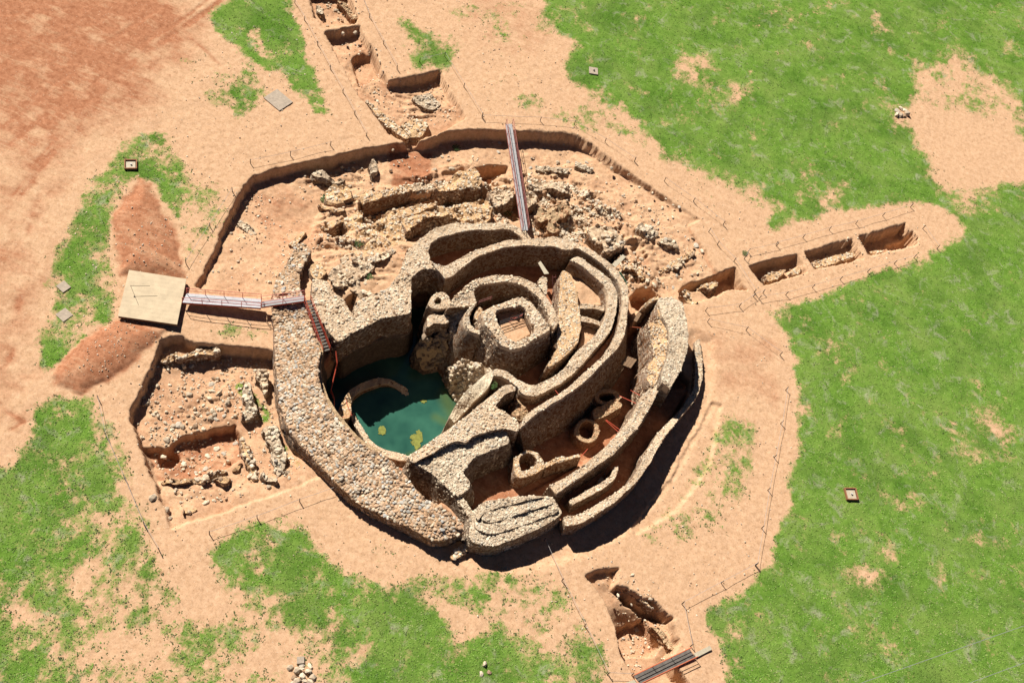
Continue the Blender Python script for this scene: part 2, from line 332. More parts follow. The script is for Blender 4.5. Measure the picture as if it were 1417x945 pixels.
paint(GR, [(285, 768), (345, 722), (400, 714), (435, 745), (470, 790), (545, 800), (600, 830), (645, 880), (690, 870), (770, 892), (835, 945), (850, 1000), (430, 1000), (470, 870), (380, 815), (320, 800)], .68, 1.1, 3., rough=.32)
paint(GR, [(440, 870), (500, 880), (495, 930), (450, 910)], .35, .8, 4, rough=.3)
paint(GR, [(775, 870), (840, 880), (850, 1000), (780, 1000)], .55, 1., 3, rough=.25)
paint(GR, [(285, 20), (330, -20), (395, -20), (420, 60), (462, 165), (432, 160), (395, 110), (345, 85), (300, 45)], .74, .5, 2., rough=.2)
paint(GR, [(240, 80), (330, 70), (380, 130), (330, 180), (270, 130)], .38, 1.2, 3, rough=.25)
paint(GR, [(125, 245), (165, 190), (225, 178), (262, 235), (260, 300), (250, 345), (232, 300), (205, 250), (190, 248), (165, 280), (150, 345), (165, 378), (162, 450), (120, 478), (75, 530), (48, 508), (60, 385), (80, 340)], .64, .8, 3, rough=.35)
paint(GR, [(255, 240), (330, 250), (300, 330), (262, 390), (250, 330)], .38, 1., 3, rough=.2)
paint(GR, [(540, 15), (600, 40), (645, 60), (620, 100), (570, 95), (552, 60)], .55, .8, 3, rough=.25)
paint(GR, [(600, 0), (740, -20), (770, 40), (700, 110), (640, 70)], .30, 1., 3, rough=.25)
paint(GR, [(690, 100), (760, 130), (840, 180), (820, 190), (740, 165), (660, 140)], .36, 1., 3, rough=.2)
paint(GR, [(880, 745), (960, 640), (1000, 560), (1055, 560), (1040, 690), (1000, 745), (900, 760)], .37, 1., 2, rough=.15)
paint(GR, [(1020, 560), (1050, 570), (1030, 690), (1015, 700)], .36, .6, 2, rough=.15)
paint(GR, [(490, 735), (620, 785), (760, 790), (850, 890), (760, 890), (640, 850), (520, 790)], .36, 1.2, 3, rough=.18)
paint(GR, [(275, 440), (378, 450), (375, 480), (290, 465)], .38, .6, 2, rough=.15)
paint(GR, [(138, 560), (170, 600), (230, 755), (205, 760), (150, 640)], .36, .6, 2, rough=.15)
paint(GR, [(965, 260), (992, 275), (990, 290), (968, 272)], .7, .4, 2)
# spoil ramps either side of the platform
bump_up([(195, 245), (208, 258), (238, 320), (258, 385), (166, 380), (158, 330), (155, 300), (170, 280), (186, 268)], .62, 2.6)
bump_up([(165, 440), (235, 455), (160, 520), (110, 545), (78, 535), (70, 520), (110, 470)], .55, 2.2)
for q in ([(192, 245), (208, 256), (242, 320), (258, 385), (166, 382), (154, 300)], [(160, 440), (236, 455), (165, 520), (112, 545), (68, 530), (110, 470)]):
    paint(RD, q, .95, .5, 2); paint(GR, q, 0, .4, 2)
def rut(a, b, w=.22, d=.05, red=.5):
    A = at(*a)[:2]; B = at(*b)[:2]; p = np.array([A, B]); bb = box_of(p, 2); x, y = GX[bb], GY[bb]; e = B-A; L_ = np.linalg.norm(e); e = e/L_; s = (x-A[0])*e[0]+(y-A[1])*e[1]; q = np.abs((x-A[0])*-e[1]+(y-A[1])*e[0]+fbm(s, s*0, .12, 2, int(a[0])+5)*.5)
    k = np.exp(-(q/w)**2)*sst(0, 1.5, s)*sst(L_, L_-1.5, s)*np.clip(.65+fbm(x, y, .5, 2, 13)*.9, 0, 1); HZ[bb] -= k*d; RD[bb] += k*red; GR[bb] *= 1-.8*k
for a, b in (((166, 101), (191, 74)), ((84, 206), (128, 143)), ((92, 207), (136, 140)), ((44, 226), (72, 204)), ((-10, 24), (90, 12)), ((190, 70), (300, -8)), ((202, 74), (312, -8)), ((120, 120), (230, 30)), ((-10, 190), (60, 130)), ((0, 210), (70, 150)), ((215, 70), (330, -15)), ((5, 280), (75, 190)), ((12, 290), (82, 200)), ((8, 460), (28, 400)), ((16, 462), (36, 402)), ((4, 520), (24, 470)), ((0, 560), (40, 590)), ((0, 600), (45, 575)), ((30, 150), (110, 90)), ((140, 60), (240, 5)), ((60, 60), (150, 20)), ((225, 20), (340, 120)), ((40, 330), (60, 260))):
    rut(a, b, random.uniform(.2, .34), random.uniform(.03, .07), random.uniform(.35, .75))
for a, b in (((0, 835), (60, 820)), ((60, 832), (190, 802)), ((80, 810), (140, 797)), ((1380, 560), (1375, 700)), ((1375, 700), (1372, 945)), ((1160, 15), (1115, 50)), ((1080, 20), (1130, 60)), ((890, 50), (1010, 150)), ((280, 70), (312, 112)), ((340, 30), (372, 85)), ((880, 180), (960, 250)), ((1080, 330), (1190, 240))):
    rut(a, b, .35, .02, .05)
def ledges(pts, amp, step, sc, soft=1.2, mixf=.8, seed=0):
    """broken, stepped ground: eroded wall stubs and hollows"""
    p = P(pts, -.8)[:, :2]; b = box_of(p, 3); x, y = GX[b], GY[b]; t = sst(.3, -soft, sdf(x, y, p)+wob[b])
    h = amp*(1-2*np.abs(fbm(x*.8+y*.35, y*1.3-x*.5, sc, 4, 300+seed)))+fbm(x, y, 1.6, 4, 310+seed)*amp*.35
    k = h/step; fl = np.floor(k); fr = k-fl; hs = (fl+sst(.35, .62, fr))*step
    HZ[b] += t*(hs*mixf+h*(1-mixf)-amp*.35)
# excavation trenches round the fort
pit(K7((520, 470))+[(352, 244)] if False else NWc((1417, 85), (1080, 160), (900, 195), (800, 235), (722, 260), (640, 340), (600, 400), (560, 500), (480, 660), (430, 780))+[(289, 367), (272, 395), (300, 412), (380, 410), (420, 420), (560, 430), (700, 430), (860, 440), (905, 420), (960, 420), (1000, 405), (1010, 395), (990, 372), (952, 312), (968, 304)]
    + N3((700, 400), (430, 220), (300, 120))+N2((1370, 290), (1200, 180), (1080, 148), (880, 140), (700, 130), (560, 125), (300, 125), (100, 130), (10, 175))+N1((1130, 85), (960, 110), (800, 130), (600, 160)),
    ctl=[(470, 240, -1.35), (400, 250, -1.0), (330, 300, -1.0), (290, 380, -.5), (420, 300, -1.1), (500, 280, -1.1), (560, 240, -.9), (620, 220, -1.2), (700, 230, -1.25), (780, 215, -1.2), (820, 240, -.9), (860, 290, -.7), (905, 290, -.5), (950, 330, -.25), (990, 380, -.2), (960, 310, -.15), (900, 400, -.8), (640, 290, -1.4), (560, 320, -1.3), (760, 300, -1.2), (330, 350, -.6), (360, 400, -.4), (455, 372, .1), (500, 365, .3), (540, 365, .5), (470, 400, .3), (520, 400, .5), (430, 350, -.3), (560, 345, .3)], soft=.42, red=.22, rough=.16)
paint(RD, [(540, 200), (600, 200), (596, 244), (545, 248)], .95, .4, 1.5)
paint(RD, [(345, 262), (400, 250), (450, 320), (420, 345), (370, 330)], .55, 1.2, 2)
# lower cuttings inside the north excavation
pit(N1((570, 600), (970, 505), (1200, 490), (1370, 470), (1385, 560), (1100, 600), (860, 640), (720, 740), (580, 720)), -2.6, soft=.35, edge=-1., red=.6, rough=.2)
pit(N1((255, 800), (460, 730), (470, 880), (350, 900)), -2.3, soft=.3, edge=-1., red=.5)
pit(N2((335, 410), (450, 375), (610, 385), (600, 440), (430, 535), (360, 470)), -2.8, soft=.3, edge=-1.1, red=.5)
pit(N2((0, 590), (200, 580), (420, 570), (470, 640), (480, 760), (250, 700), (0, 720)), -2.5, soft=.35, edge=-1., red=.5, rough=.2)
pit(N2((480, 720), (660, 640), (760, 620), (850, 660), (800, 780), (660, 830), (520, 770)), -2.6, soft=.35, edge=-1., red=.5)
pit(N2((770, 560), (930, 540), (1000, 600), (790, 600)), -1.7, soft=.25, edge=-.9, red=.5)
pit(K2((240, 30), (300, 10), (380, 100), (330, 110), (200, 110)), -1.9, soft=.3, edge=-.8, red=.6)
pit(K2((690, 260), (740, 180), (830, 160), (850, 220), (740, 310)), -1.9, soft=.3, edge=-.6, red=.6)
pit(K2((850, 380), (920, 370), (1010, 460), (960, 470)), -1.5, soft=.25, edge=-.7, red=.7)
pit(K2((900, 590), (960, 530), (1060, 530), (1160, 580), (1000, 640), (985, 690), (930, 660)), -2.6, soft=.3, edge=-.7, red=.85)
pit(N4((605, 590), (680, 540), (760, 530), (890, 480), (1035, 430), (1135, 600), (990, 590), (840, 655), (760, 600)), -1.5, soft=.3, edge=-.2, red=.45)
ledges([(470, 268), (560, 240), (640, 215), (700, 225), (790, 235), (850, 280), (905, 340), (915, 400), (870, 400), (805, 328), (720, 298), (640, 298), (570, 335), (500, 350), (440, 360), (420, 330), (440, 290)], .75, .45, .32)
ledges([(400, 235), (530, 205), (535, 245), (470, 262), (420, 262)], .3, .3, .5, seed=3)
ledges([(690, 200), (800, 210), (900, 290), (960, 350), (985, 395), (900, 400), (800, 250)], .16, .2, .45, seed=5)
ledges([(430, 345), (470, 340), (560, 335), (570, 350), (540, 400), (480, 420), (430, 400)], .3, .3, .5, seed=7)
# top trench
pit(T1((270, -60), (590, -60), (690, 140), (660, 185), (430, 220), (330, 130)), -.8, soft=.25, red=.45, rough=.2)
pit(T1((412, 262), (690, 215), (800, 400), (830, 480), (925, 668), (1345, 583), (1417, 720), (1560, 960))+N1((1260, 10), (980, 110), (820, 30))+T1((740, 830), (690, 780), (560, 540)),
    ctl=[(470, 55, -1.0), (490, 75, -.7), (510, 90, -1.2), (525, 120, -.8), (580, 120, -1.15), (600, 140, -.8), (620, 155, -.5), (560, 170, -.6), (575, 190, -.9)], soft=.25, red=.35, rough=.22)
pit(T1((630, 480), (700, 430), (800, 440), (870, 600), (700, 690), (670, 600)), -1.5, soft=.4, edge=-.8, red=.4)
# east trench, three cells
pit(N4((1165, 402), (1420, 335))+E1((255, 483), (340, 632), (40, 715))+[(1057, 394)], ctl=[(1090, 368, -1.1), (1050, 380, -1.4), (1110, 375, -.6)], soft=.2, red=.3)
pit(E1((322, 462), (702, 360), (792, 512), (400, 605)), -.95, soft=.2, red=.25)
pit(E1((766, 340), (1135, 240), (1235, 398), (850, 485)), -1.25, soft=.2, red=.35)
pit(E1((1000, 400), (1160, 355), (1205, 400), (1020, 425)), -1.7, soft=.2, edge=-1.2, red=.5)
# west excavation
pit(W1((250, 130), (330, 98), (420, 97), (520, 150), (700, 160), (900, 178), (1190, 212))+[(400, 520), (440, 640), (455, 652)]+W2((1417, 535), (1000, 668), (330, 892), (280, 740), (215, 530), (150, 400), (100, 250), (40, 60))+W1((10, 770), (5, 690), (60, 590), (150, 400), (200, 290)),
    ctl=[(230, 480, -.9), (300, 500, -1.35), (370, 495, -1.3), (240, 540, -1.0), (200, 570, -1.0), (300, 560, -1.0), (370, 560, -1.1), (390, 620, -1.0), (330, 590, -1.0), (230, 640, -1.0), (240, 690, -.55), (300, 690, -.45), (260, 715, -.2), (340, 690, -.1), (400, 665, -.05), (430, 650, -.2), (350, 650, -.7)], soft=.34, red=.32, rough=.14)
pit(W2((330, 210), (400, 140), (860, 40), (905, 130), (930, 300), (800, 400), (560, 470), (230, 490), (190, 430), (170, 330), (110, 270), (100, 230), (210, 215), (300, 240)), ctl=[(280, 625, -1.9), (310, 600, -1.9), (215, 630, -1.6), (250, 645, -1.4), (300, 640, -1.3), (320, 640, -1.1), (225, 655, -1.1)], soft=.3, edge=-1., red=.7, rough=.2)
pit(W2((240, 280), (340, 230), (400, 300), (330, 380), (240, 370)), -2.4, soft=.4, edge=-1.5, red=.7)
paint(GRP, W1((840, 420), (930, 400), (1050, 520), (1130, 640), (1200, 760), (1060, 760), (980, 600), (860, 500)), .6, .5, 2)
paint(GRP, W2((1200, 100), (1300, 160), (1400, 330), (1417, 420), (1290, 300)), .42, .5, 2)
ledges(W1((440, 400), (860, 400), (940, 560), (860, 800), (420, 830), (250, 640)), .22, .22, .55, seed=9)
ledges(W2((330, 600), (900, 430), (960, 560), (420, 720)), .14, .18, .6, seed=11)
ledges([(560, 115), (610, 125), (640, 155), (570, 180), (520, 130)], .25, .22, .6, seed=12)
# south-east trench
pit(C1((435, 310), (520, 250), (690, 245), (650, 390), (760, 400), (900, 500), (960, 500), (1120, 660), (1180, 850), (1110, 960), (1300, 1250), (900, 1250), (740, 980), (710, 920), (670, 720), (570, 490)), ctl=[(835, 800, -.6), (850, 820, -.9), (880, 830, -.9), (870, 870, -2.0), (890, 890, -1.8), (920, 880, -1.0), (925, 930, -1.8)], soft=.3, red=.28, rough=.15)
pit(C1((680, 700), (930, 620), (960, 700), (1000, 780), (1050, 850), (1000, 930), (720, 930)), -2.5, soft=.2, edge=-.8, red=.35)
pit(C1((660, 390), (1120, 660), (1090, 660), (900, 600), (740, 500)), -2.2, soft=.2, edge=-.4, red=.5)
# ring path under the east walls and the thin bank
pit([(640, 775), (700, 790), (780, 775), (860, 740), (930, 660), (985, 560), (985, 470), (960, 460), (900, 600), (760, 720), (640, 740)], -.3, soft=1.4, red=.15, rough=.05, inside=True)
bump_up([(880, 742), (938, 708), (962, 678), (985, 640), (1000, 560), (985, 555), (930, 655), (872, 730)], -.28, .45)
pit(N4((648, 62), (664, 56), (790, 260), (905, 450), (880, 458), (770, 280)), -.28, soft=.2, red=.6, rough=.03)
pit(Q1((488, 550), (546, 500), (548, 600), (515, 618)), -1.2, soft=.3, edge=.8, red=.3)
# inside the fort
FORT = [(430, 430), (470, 430), (562, 425), (575, 355), (640, 318), (720, 315), (800, 345), (860, 400), (880, 440), (905, 425), (940, 430), (945, 500), (960, 520), (950, 560), (890, 640), (800, 715), (650, 745), (580, 720), (480, 650), (420, 560)]
pit(FORT, -1.4, soft=.3, edge=1., red=.95, rough=.1, wb=.2)
pit(K4((870, 90), (1000, 0), (1200, 480), (960, 700), (800, 945), (560, 1100), (-160, 1500), (-200, 1150), (0, 900), (500, 640)), ctl=[(690, 690, -1.4), (720, 670, -1.6), (780, 645, -2.2), (830, 590, -2.6), (870, 540, -2.6), (890, 460, -2.2)], soft=.3, edge=1., red=.95, rough=.1, wb=.2)
pit(K2((800, 470), (880, 480), (890, 700), (850, 945), (780, 945), (800, 700)), 1.1, soft=.5, edge=2., red=.6, wb=.1)
pit(K4((790, 0), (860, 0), (820, 200), (640, 400), (440, 570), (200, 690), (20, 800), (0, 640), (340, 540), (600, 280), (740, 120)), ctl=[(855, 440, 1.6), (835, 490, 1.3), (790, 540, .8), (740, 570, .3)], soft=.4, edge=1.6, red=.85, wb=.1)
pit(K2((350, 360), (410, 290), (700, 480), (700, 640), (640, 640), (480, 660), (440, 480)), ctl=[(770, 375, -.2), (815, 412, .5), (800, 405, .8)], soft=.3, edge=1.5, red=.1, wb=.1)
pit(K2((480, 690), (690, 700), (650, 800), (480, 780)), .2, soft=.3, edge=1.5, red=.4, wb=.1)
pit(K2((490, 790), (660, 810), (620, 920), (510, 1100), (380, 1150), (470, 1000), (500, 900)), .9, soft=.3, edge=1.5, red=.05, wb=.1)
paint(GRP, K4((500, 250), (560, 120), (620, 60), (640, 100), (540, 220)), .45, .4, 1)
pit(K3((750, 150), (960, 120), (1060, 340), (900, 430), (800, 330)), 2.3, soft=.3, edge=3.2, red=.15, rough=.03, wb=.05)
pit(K6((960, -60), (1180, -60), (1000, 240), (780, 520), (700, 690), (380, 930), (100, 1080), (60, 850), (400, 620), (640, 400), (800, 160)), -.2, soft=.3, edge=1., red=.95, wb=.1)
pit(K7((270, 330), (370, 390), (450, 500), (520, 620), (560, 600), (520, 480), (400, 330), (300, 290)), -.2, soft=.3, edge=.5, red=.35, wb=.2)
WELL = [(462, 482), (500, 458), (568, 440), (572, 380), (600, 378), (618, 392), (620, 420), (626, 470), (645, 470), (700, 500), (716, 528), (690, 548), (650, 600), (572, 640), (540, 632), (505, 615), (478, 590), (450, 555), (442, 510)]
pit(WELL, -8., soft=.5, edge=0., red=.1, wb=.2)
# the last word on vegetation: soften the field limits, break them into clumps of several sizes
def blur(A, r, k=3):
    for _ in range(k):
        for ax in (0, 1):
            c = np.cumsum(np.insert(np.pad(A, [(r, r) if a == ax else (0, 0) for a in (0, 1)], mode='edge'), 0, 0, axis=ax), axis=ax); n_ = A.shape[ax]; w = 2*r+1
            A = (np.take(c, np.arange(w, w+n_), ax)-np.take(c, np.arange(0, n_), ax))/w
    return A
inpit = CUT > .3
gkeep = np.where(inpit, GRP, blur(GR, 3))
GR = gkeep
VEG = GR + fbm(GX, GY, .13, 3, 201)*.16*np.clip(GR*2.5, 0, 1) + fbm(GX, GY, .5, 5, 202)*.30*np.clip(GR*3, .12, 1) + fbm(GX, GY, 1.7, 4, 203)*.26*np.clip(GR*3, .15, 1)
def make_ground():
    V = np.stack([GX.ravel(), GY.ravel(), HZ.ravel()], 1); ny, nx = shp
    idx = np.arange(ny*nx).reshape(ny, nx)
    F = np.stack([idx[:-1, :-1], idx[:-1, 1:], idx[1:, 1:], idx[1:, :-1]], -1).reshape(-1, 4)
    mb = MB(); mb.add(V, F, 0); o = mb.build('ground', M_GROUND, smooth=True); o['kind'] = 'structure'
    for nm, A in (('grass', VEG), ('red', RD)):
        a = o.data.attributes.new(nm, 'FLOAT', 'POINT'); a.data.foreach_set('value', A.astype(np.float32).ravel())
    return o
ground = make_ground()
def gh(x, y):
    """height of the ground sheet"""
    x = np.asarray(x, float); y = np.asarray(y, float)
    j = np.clip(np.searchsorted(xs, x)-1, 0, len(xs)-2); i = np.clip(np.searchsorted(ys, y)-1, 0, len(ys)-2)
    fx = (x-xs[j])/(xs[j+1]-xs[j]); fy = (y-ys[i])/(ys[i+1]-ys[i])
    return (HZ[i, j]*(1-fx)+HZ[i, j+1]*fx)*(1-fy)+(HZ[i+1, j]*(1-fx)+HZ[i+1, j+1]*fx)*fy
def gattr(A, x, y):
    j = np.clip(np.searchsorted(xs, x)-1, 0, len(xs)-2); i = np.clip(np.searchsorted(ys, y)-1, 0, len(ys)-2); return A[i, j]
def gp(u, v, guess=0.):
    """point of the ground seen at a photo pixel"""
    z = guess
    for _ in range(6):
        p = at(u, v, z); z = float(gh(p[0], p[1]))
    p = at(u, v, z); return np.array([p[0], p[1], z])
# water
WZ = -5.8
def make_water():
    w = P([(430, 540), (470, 470), (560, 430), (620, 420), (680, 500), (700, 560), (640, 620), (570, 680), (480, 640)], WZ)[:, :2]; x0, y0 = w.min(0); x1, y1 = w.max(0)
    x, y = np.meshgrid(np.arange(x0, x1, .3), np.arange(y0, y1, .3)); V = np.stack([x.ravel(), y.ravel(), np.full(x.size, WZ)], 1); I = np.arange(x.size).reshape(x.shape)
    F = np.stack([I[:-1, :-1], I[:-1, 1:], I[1:, 1:], I[1:, :-1]], -1).reshape(-1, 4); c = V[F].mean(1); F = F[sdf(c[:, 0], c[:, 1], w) < 0]
    sh = 0
    for a, b, r in (((616, 548), (630, 585), 1.0), ((603, 577), (628, 590), .6), ((565, 632), (590, 622), .5)):
        A = at(*a, WZ)[:2]; B = at(*b, WZ)[:2]; e = B-A; t = np.clip(((V[:, :2]-A)@e)/(e@e), 0, 1); d = np.linalg.norm(V[:, :2]-A-t[:, None]*e, axis=1); sh = np.maximum(sh, np.exp(-(d/r)**2))
    mb = MB(); mb.add(V, F, sh); o = mb.build('water', M_WATER, smooth=True); o['kind'] = 'structure'
make_water()
# ------------------------------------------------------------------ masonry
def resample(p, n):
    d = np.r_[0, np.cumsum(np.linalg.norm(np.diff(p[:, :2], axis=0), axis=1))]
    # Catmull-Rom like smoothing through dense linear + smoothing
    t = np.linspace(0, d[-1], n); q = np.stack([np.interp(t, d, p[:, k]) for k in range(3)], 1)
    for _ in range(3):
        q[1:-1] = .25*q[:-2]+.5*q[1:-1]+.25*q[2:]
    return q
def zarr(pts, z):
    n = len(pts)
    if isinstance(z, (int, float)): z = [z, z]
    zz = np.interp(np.linspace(0, 1, n), np.linspace(0, 1, len(z)), z)
    return np.array([at(p[0], p[1], zz[i]) for i, p in enumerate(pts)])
def batters(b, n):
    if isinstance(b, (int, float)): b = [b, b]
    return np.interp(np.linspace(0, 1, n), np.linspace(0, 1, len(b)), b)
NW_ = [0]
def wall(name, label, cat, Lp, Rp, z, zb=-3., zR=None, bL=.1, bR=.1, st=.22, mt=None, closed=False, rough=.11, side=True, group=None, cap=True, cov=1.0, flat=.42):
    """thick masonry wall between two traced top edges; loose coping stones on its top, rubble in its faces"""
    NW_[0] += 1; rng = np.random.default_rng(100+NW_[0]); mt = mt or M_LIME
    L0 = zarr(Lp, z); R0 = zarr(Rp, zR if zR is not None else z)
    if closed: L0 = np.r_[L0, L0[:1]]; R0 = np.r_[R0, R0[:1]]
    ln = max(np.linalg.norm(np.diff(L0[:, :2], axis=0), axis=1).sum(), np.linalg.norm(np.diff(R0[:, :2], axis=0), axis=1).sum())
    n = max(6, int(ln/.22))
    Lq = resample(L0, n); Rq = resample(R0, n)
    wd = np.median(np.linalg.norm(Rq-Lq, axis=1)); mc = max(3, int(wd/.25)+1)
    def nx(q):
        t = np.gradient(q[:, :2], axis=0); t /= np.linalg.norm(t, axis=1, keepdims=True)+1e-9; return np.stack([-t[:, 1], t[:, 0]], 1)
    nl = nx(Lq); nr = nx(Rq)
    sgn = np.sign(np.sum((Lq-Rq)[:, :2]*nl, 1).mean()) or 1
    nl = nl*sgn; nr = -nr*sgn                                   # outward normals
    rows = 7; bl = batters(bL, n)[:, None]; br = batters(bR, n)[:, None]
    cols = []
    for k in range(rows, 0, -1):
        f = (k/rows); zz = Lq[:, 2:3]*(1-f)+zb*f; q = Lq[:, :2]+nl*bl*(Lq[:, 2:3]-zz)+nl*.03; cols.append(np.c_[q, zz])
    for k in range(mc):
        f = k/(mc-1); q = Lq*(1-f)+Rq*f; cols.append(q)
    for k in range(1, rows+1):
        f = (k/rows); zz = Rq[:, 2:3]*(1-f)+zb*f; q = Rq[:, :2]+nr*br*(Rq[:, 2:3]-zz)+nr*.03; cols.append(np.c_[q, zz])
    G = np.stack(cols, 1); m_ = G.shape[1]
    def dzf(x, y): return fbm(x, y, 1.3, 3, NW_[0])*rough*1.2+np.round(fbm(x, y, .45, 2, NW_[0]+7)*2.2)*.5*rough+fbm(x, y, 4., 2, NW_[0]+8)*rough*.4
    dz = dzf(G[..., 0], G[..., 1]); dx = fbm(G[..., 0]+G[..., 2], G[..., 1], 1.1, 3, NW_[0]+50)*rough; dy = fbm(G[..., 0], G[..., 1]+G[..., 2], 1.1, 3, NW_[0]+90)*rough
    G[..., 0] += dx; G[..., 1] += dy; G[:, rows:rows+mc, 2] += dz[:, rows:rows+mc]
    if closed: G[-1] = G[0]
    V = G.reshape(-1, 3); I = np.arange(n*m_).reshape(n, m_)
    F = np.stack([I[:-1, :-1], I[:-1, 1:], I[1:, 1:], I[1:, :-1]], -1).reshape(-1, 4)
    if sgn > 0: F = F[:, ::-1]
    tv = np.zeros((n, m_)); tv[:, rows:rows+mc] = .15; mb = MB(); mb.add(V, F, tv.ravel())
    if not closed:
        for e in (0, n-1):
            mb.f.append([[int(i) for i in (I[e] if (e == 0) == (sgn < 0) else I[e][::-1])]])
    # face stones
    if side:
        zt = max(WZ, -2.2)
        for q, nrm, b in ((Lq, nl, bl), (Rq, nr, br)):
            hh = np.clip(q[:, 2]-max(zb, zt), 0.05, None); area = (np.linalg.norm(np.diff(q, axis=0), axis=1)*hh[1:]).sum(); k = int(area/(st*st)*.75)
            if k > 4500: k = 4500
            if k < 1: continue
            i = rng.uniform(0, n-1.001, k); i0 = i.astype(int); fr = (i-i0)[:, None]; a = q[i0]*(1-fr)+q[i0+1]*fr; nn_ = nrm[i0]; h = rng.uniform(0, 1, k)*hh[i0]
            bb = b[i0, 0]; pos = np.c_[a[:, :2]+nn_*(bb*h)[:, None]-nn_*.03, a[:, 2]-h]
            N3_ = np.c_[nn_, bb]; N3_ /= np.linalg.norm(N3_, axis=1, keepdims=True)
            stones(mb, pos, st*rng.uniform(.6, 1.2, k), N3_, .45, rng.uniform(.24, .62, k), rng, .55)  # face stones keep to browner tints, with the wall's shade in their colour
    o = mb.build(name, mt); tag(o, label, cat, group)
    if cap:
        mc_ = MB(); sp = st*.82; rows_s = np.arange(0, ln, sp); pts = []; tl = np.linspace(0, ln, n)
        for r_, s_ in enumerate(rows_s):
            i = min(n-1.001, s_/ln*(n-1)); i0 = int(i); fr = i-i0
            a = G[i0, rows]*(1-fr)+G[min(i0+1, n-1), rows]*fr; b = G[i0, rows+mc-1]*(1-fr)+G[min(i0+1, n-1), rows+mc-1]*fr; w_ = np.linalg.norm(b-a); kk = max(2, int(round(w_/sp)))
            f = (np.arange(kk)+.5*(r_ % 2)*.8+.3)/kk; f = f[f < 1.02]; f = np.clip(f+rng.uniform(-.28, .28, len(f))/kk, .0, 1.)
            c0 = f*(mc-1); ci = np.minimum(c0.astype(int), mc-2); cf = (c0-ci)[:, None]; i1 = min(i0+1, n-1)
            pts.append((G[i0, rows+ci]*(1-cf)+G[i0, rows+ci+1]*cf)*(1-fr)+(G[i1, rows+ci]*(1-cf)+G[i1, rows+ci+1]*cf)*fr)
        pts = np.concatenate(pts); pts[:, :2] += rng.uniform(-.16, .16, (len(pts), 2))*sp
        keep = rng.uniform(size=len(pts)) < cov; pts = pts[keep]
        pts[:, 2] -= .02
        stones(mc_, pts, sp*((.9+.5*rng.uniform(size=len(pts))) if mt is M_COB else (.55+.95*rng.uniform(size=len(pts))**1.6)), None, flat, None, rng, .38); mc_.build('stone_capping', mt, o)
    return o
def mass(name, label, cat, poly, z=1., zb=-3., b=.12, st=.3, mt=None, rough=.09, cov=1., side=True, group=None, parent=None, cap=True, smax=-2.4, flat=.45, area=False):
    """block of rubble with a traced outline (each corner may have its own height)"""
    NW_[0] += 1; rng = np.random.default_rng(300+NW_[0]); mt = mt or M_LIME
    p = P(poly, z); zc = p.copy()
    if np.sum(p[:, 0]*np.roll(p[:, 1], -1)-np.roll(p[:, 0], -1)*p[:, 1]) < 0: p = p[::-1]; zc = p.copy()
    # resampled outline
    q = []
    for i in range(len(p)):
        a = p[i]; c = p[(i+1) % len(p)]; k = max(1, int(np.linalg.norm((c-a)[:2])/.25))
        q += [a+(c-a)*j/k for j in range(k)]
    q = np.array(q)
    for _ in range(2): q = .25*np.roll(q, 1, 0)+.5*q+.25*np.roll(q, -1, 0)
    q[:, 0] += fbm(q[:, 0], q[:, 1], 1.2, 3, NW_[0])*rough; q[:, 1] += fbm(q[:, 0], q[:, 1], 1.2, 3, NW_[0]+9)*rough
    nb = len(q); x0, y0 = q[:, :2].min(0); x1, y1 = q[:, :2].max(0)
    hp = hexpts(x0, x1, y0, y1, .32, .2, rng)
    if len(hp): hp = hp[sdf(hp[:, 0], hp[:, 1], q[:, :2]) < -.14]
    allp = np.r_[q[:, :2], hp]
    res = delaunay_2d_cdt([Vector(v) for v in allp], [], [list(range(nb))], 1, 1e-5)
    v2 = np.array([[v[0], v[1]] for v in res[0]]); tr = res[2]
    def hz(x, y): return idw(x, y, zc)+fbm(x, y, 1.1, 3, NW_[0]+3)*rough*1.3+np.round(fbm(x, y, .5, 2, NW_[0]+7)*2.2)*.6*rough
    top = np.c_[v2, hz(v2[:, 0], v2[:, 1])]
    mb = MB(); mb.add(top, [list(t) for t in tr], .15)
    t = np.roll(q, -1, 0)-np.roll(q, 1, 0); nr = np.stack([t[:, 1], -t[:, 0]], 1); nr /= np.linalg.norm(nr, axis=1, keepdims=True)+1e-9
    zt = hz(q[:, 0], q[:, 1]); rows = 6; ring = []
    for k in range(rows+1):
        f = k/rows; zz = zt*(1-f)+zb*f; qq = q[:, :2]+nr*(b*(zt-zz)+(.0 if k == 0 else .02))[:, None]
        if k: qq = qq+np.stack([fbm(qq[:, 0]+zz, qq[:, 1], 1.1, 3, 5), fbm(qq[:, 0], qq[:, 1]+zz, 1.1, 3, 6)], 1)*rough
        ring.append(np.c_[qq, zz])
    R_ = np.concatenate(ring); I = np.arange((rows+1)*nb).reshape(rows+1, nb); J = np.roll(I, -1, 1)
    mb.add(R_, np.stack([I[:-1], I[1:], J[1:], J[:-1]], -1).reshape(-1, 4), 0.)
    if side:
        hh = np.clip(zt-max(zb, smax), .05, 9); per = np.linalg.norm(np.roll(q, -1, 0)-q, axis=1); k = min(4000, int((per*hh).sum()/(st*st)*.75))
        if k > 0:
            i0 = rng.choice(nb, k, p=per*hh/(per*hh).sum()); fr = rng.uniform(0, 1, (k, 1)); a = q[i0]*(1-fr)+q[(i0+1) % nb]*fr; h = rng.uniform(0, 1, k)*hh[i0]
            pos = np.c_[a[:, :2]+nr[i0]*(b*h-.02)[:, None], zt[i0]-h]; N3_ = np.c_[nr[i0], np.full(k, b)]; N3_ /= np.linalg.norm(N3_, axis=1, keepdims=True)
            stones(mb, pos, st*rng.uniform(.6, 1.2, k), N3_, .45, rng.uniform(.24, .62, k), rng, .55)  # side stones tinted darker than the capping, painting in the face shade
    o = mb.build(name, mt, parent)
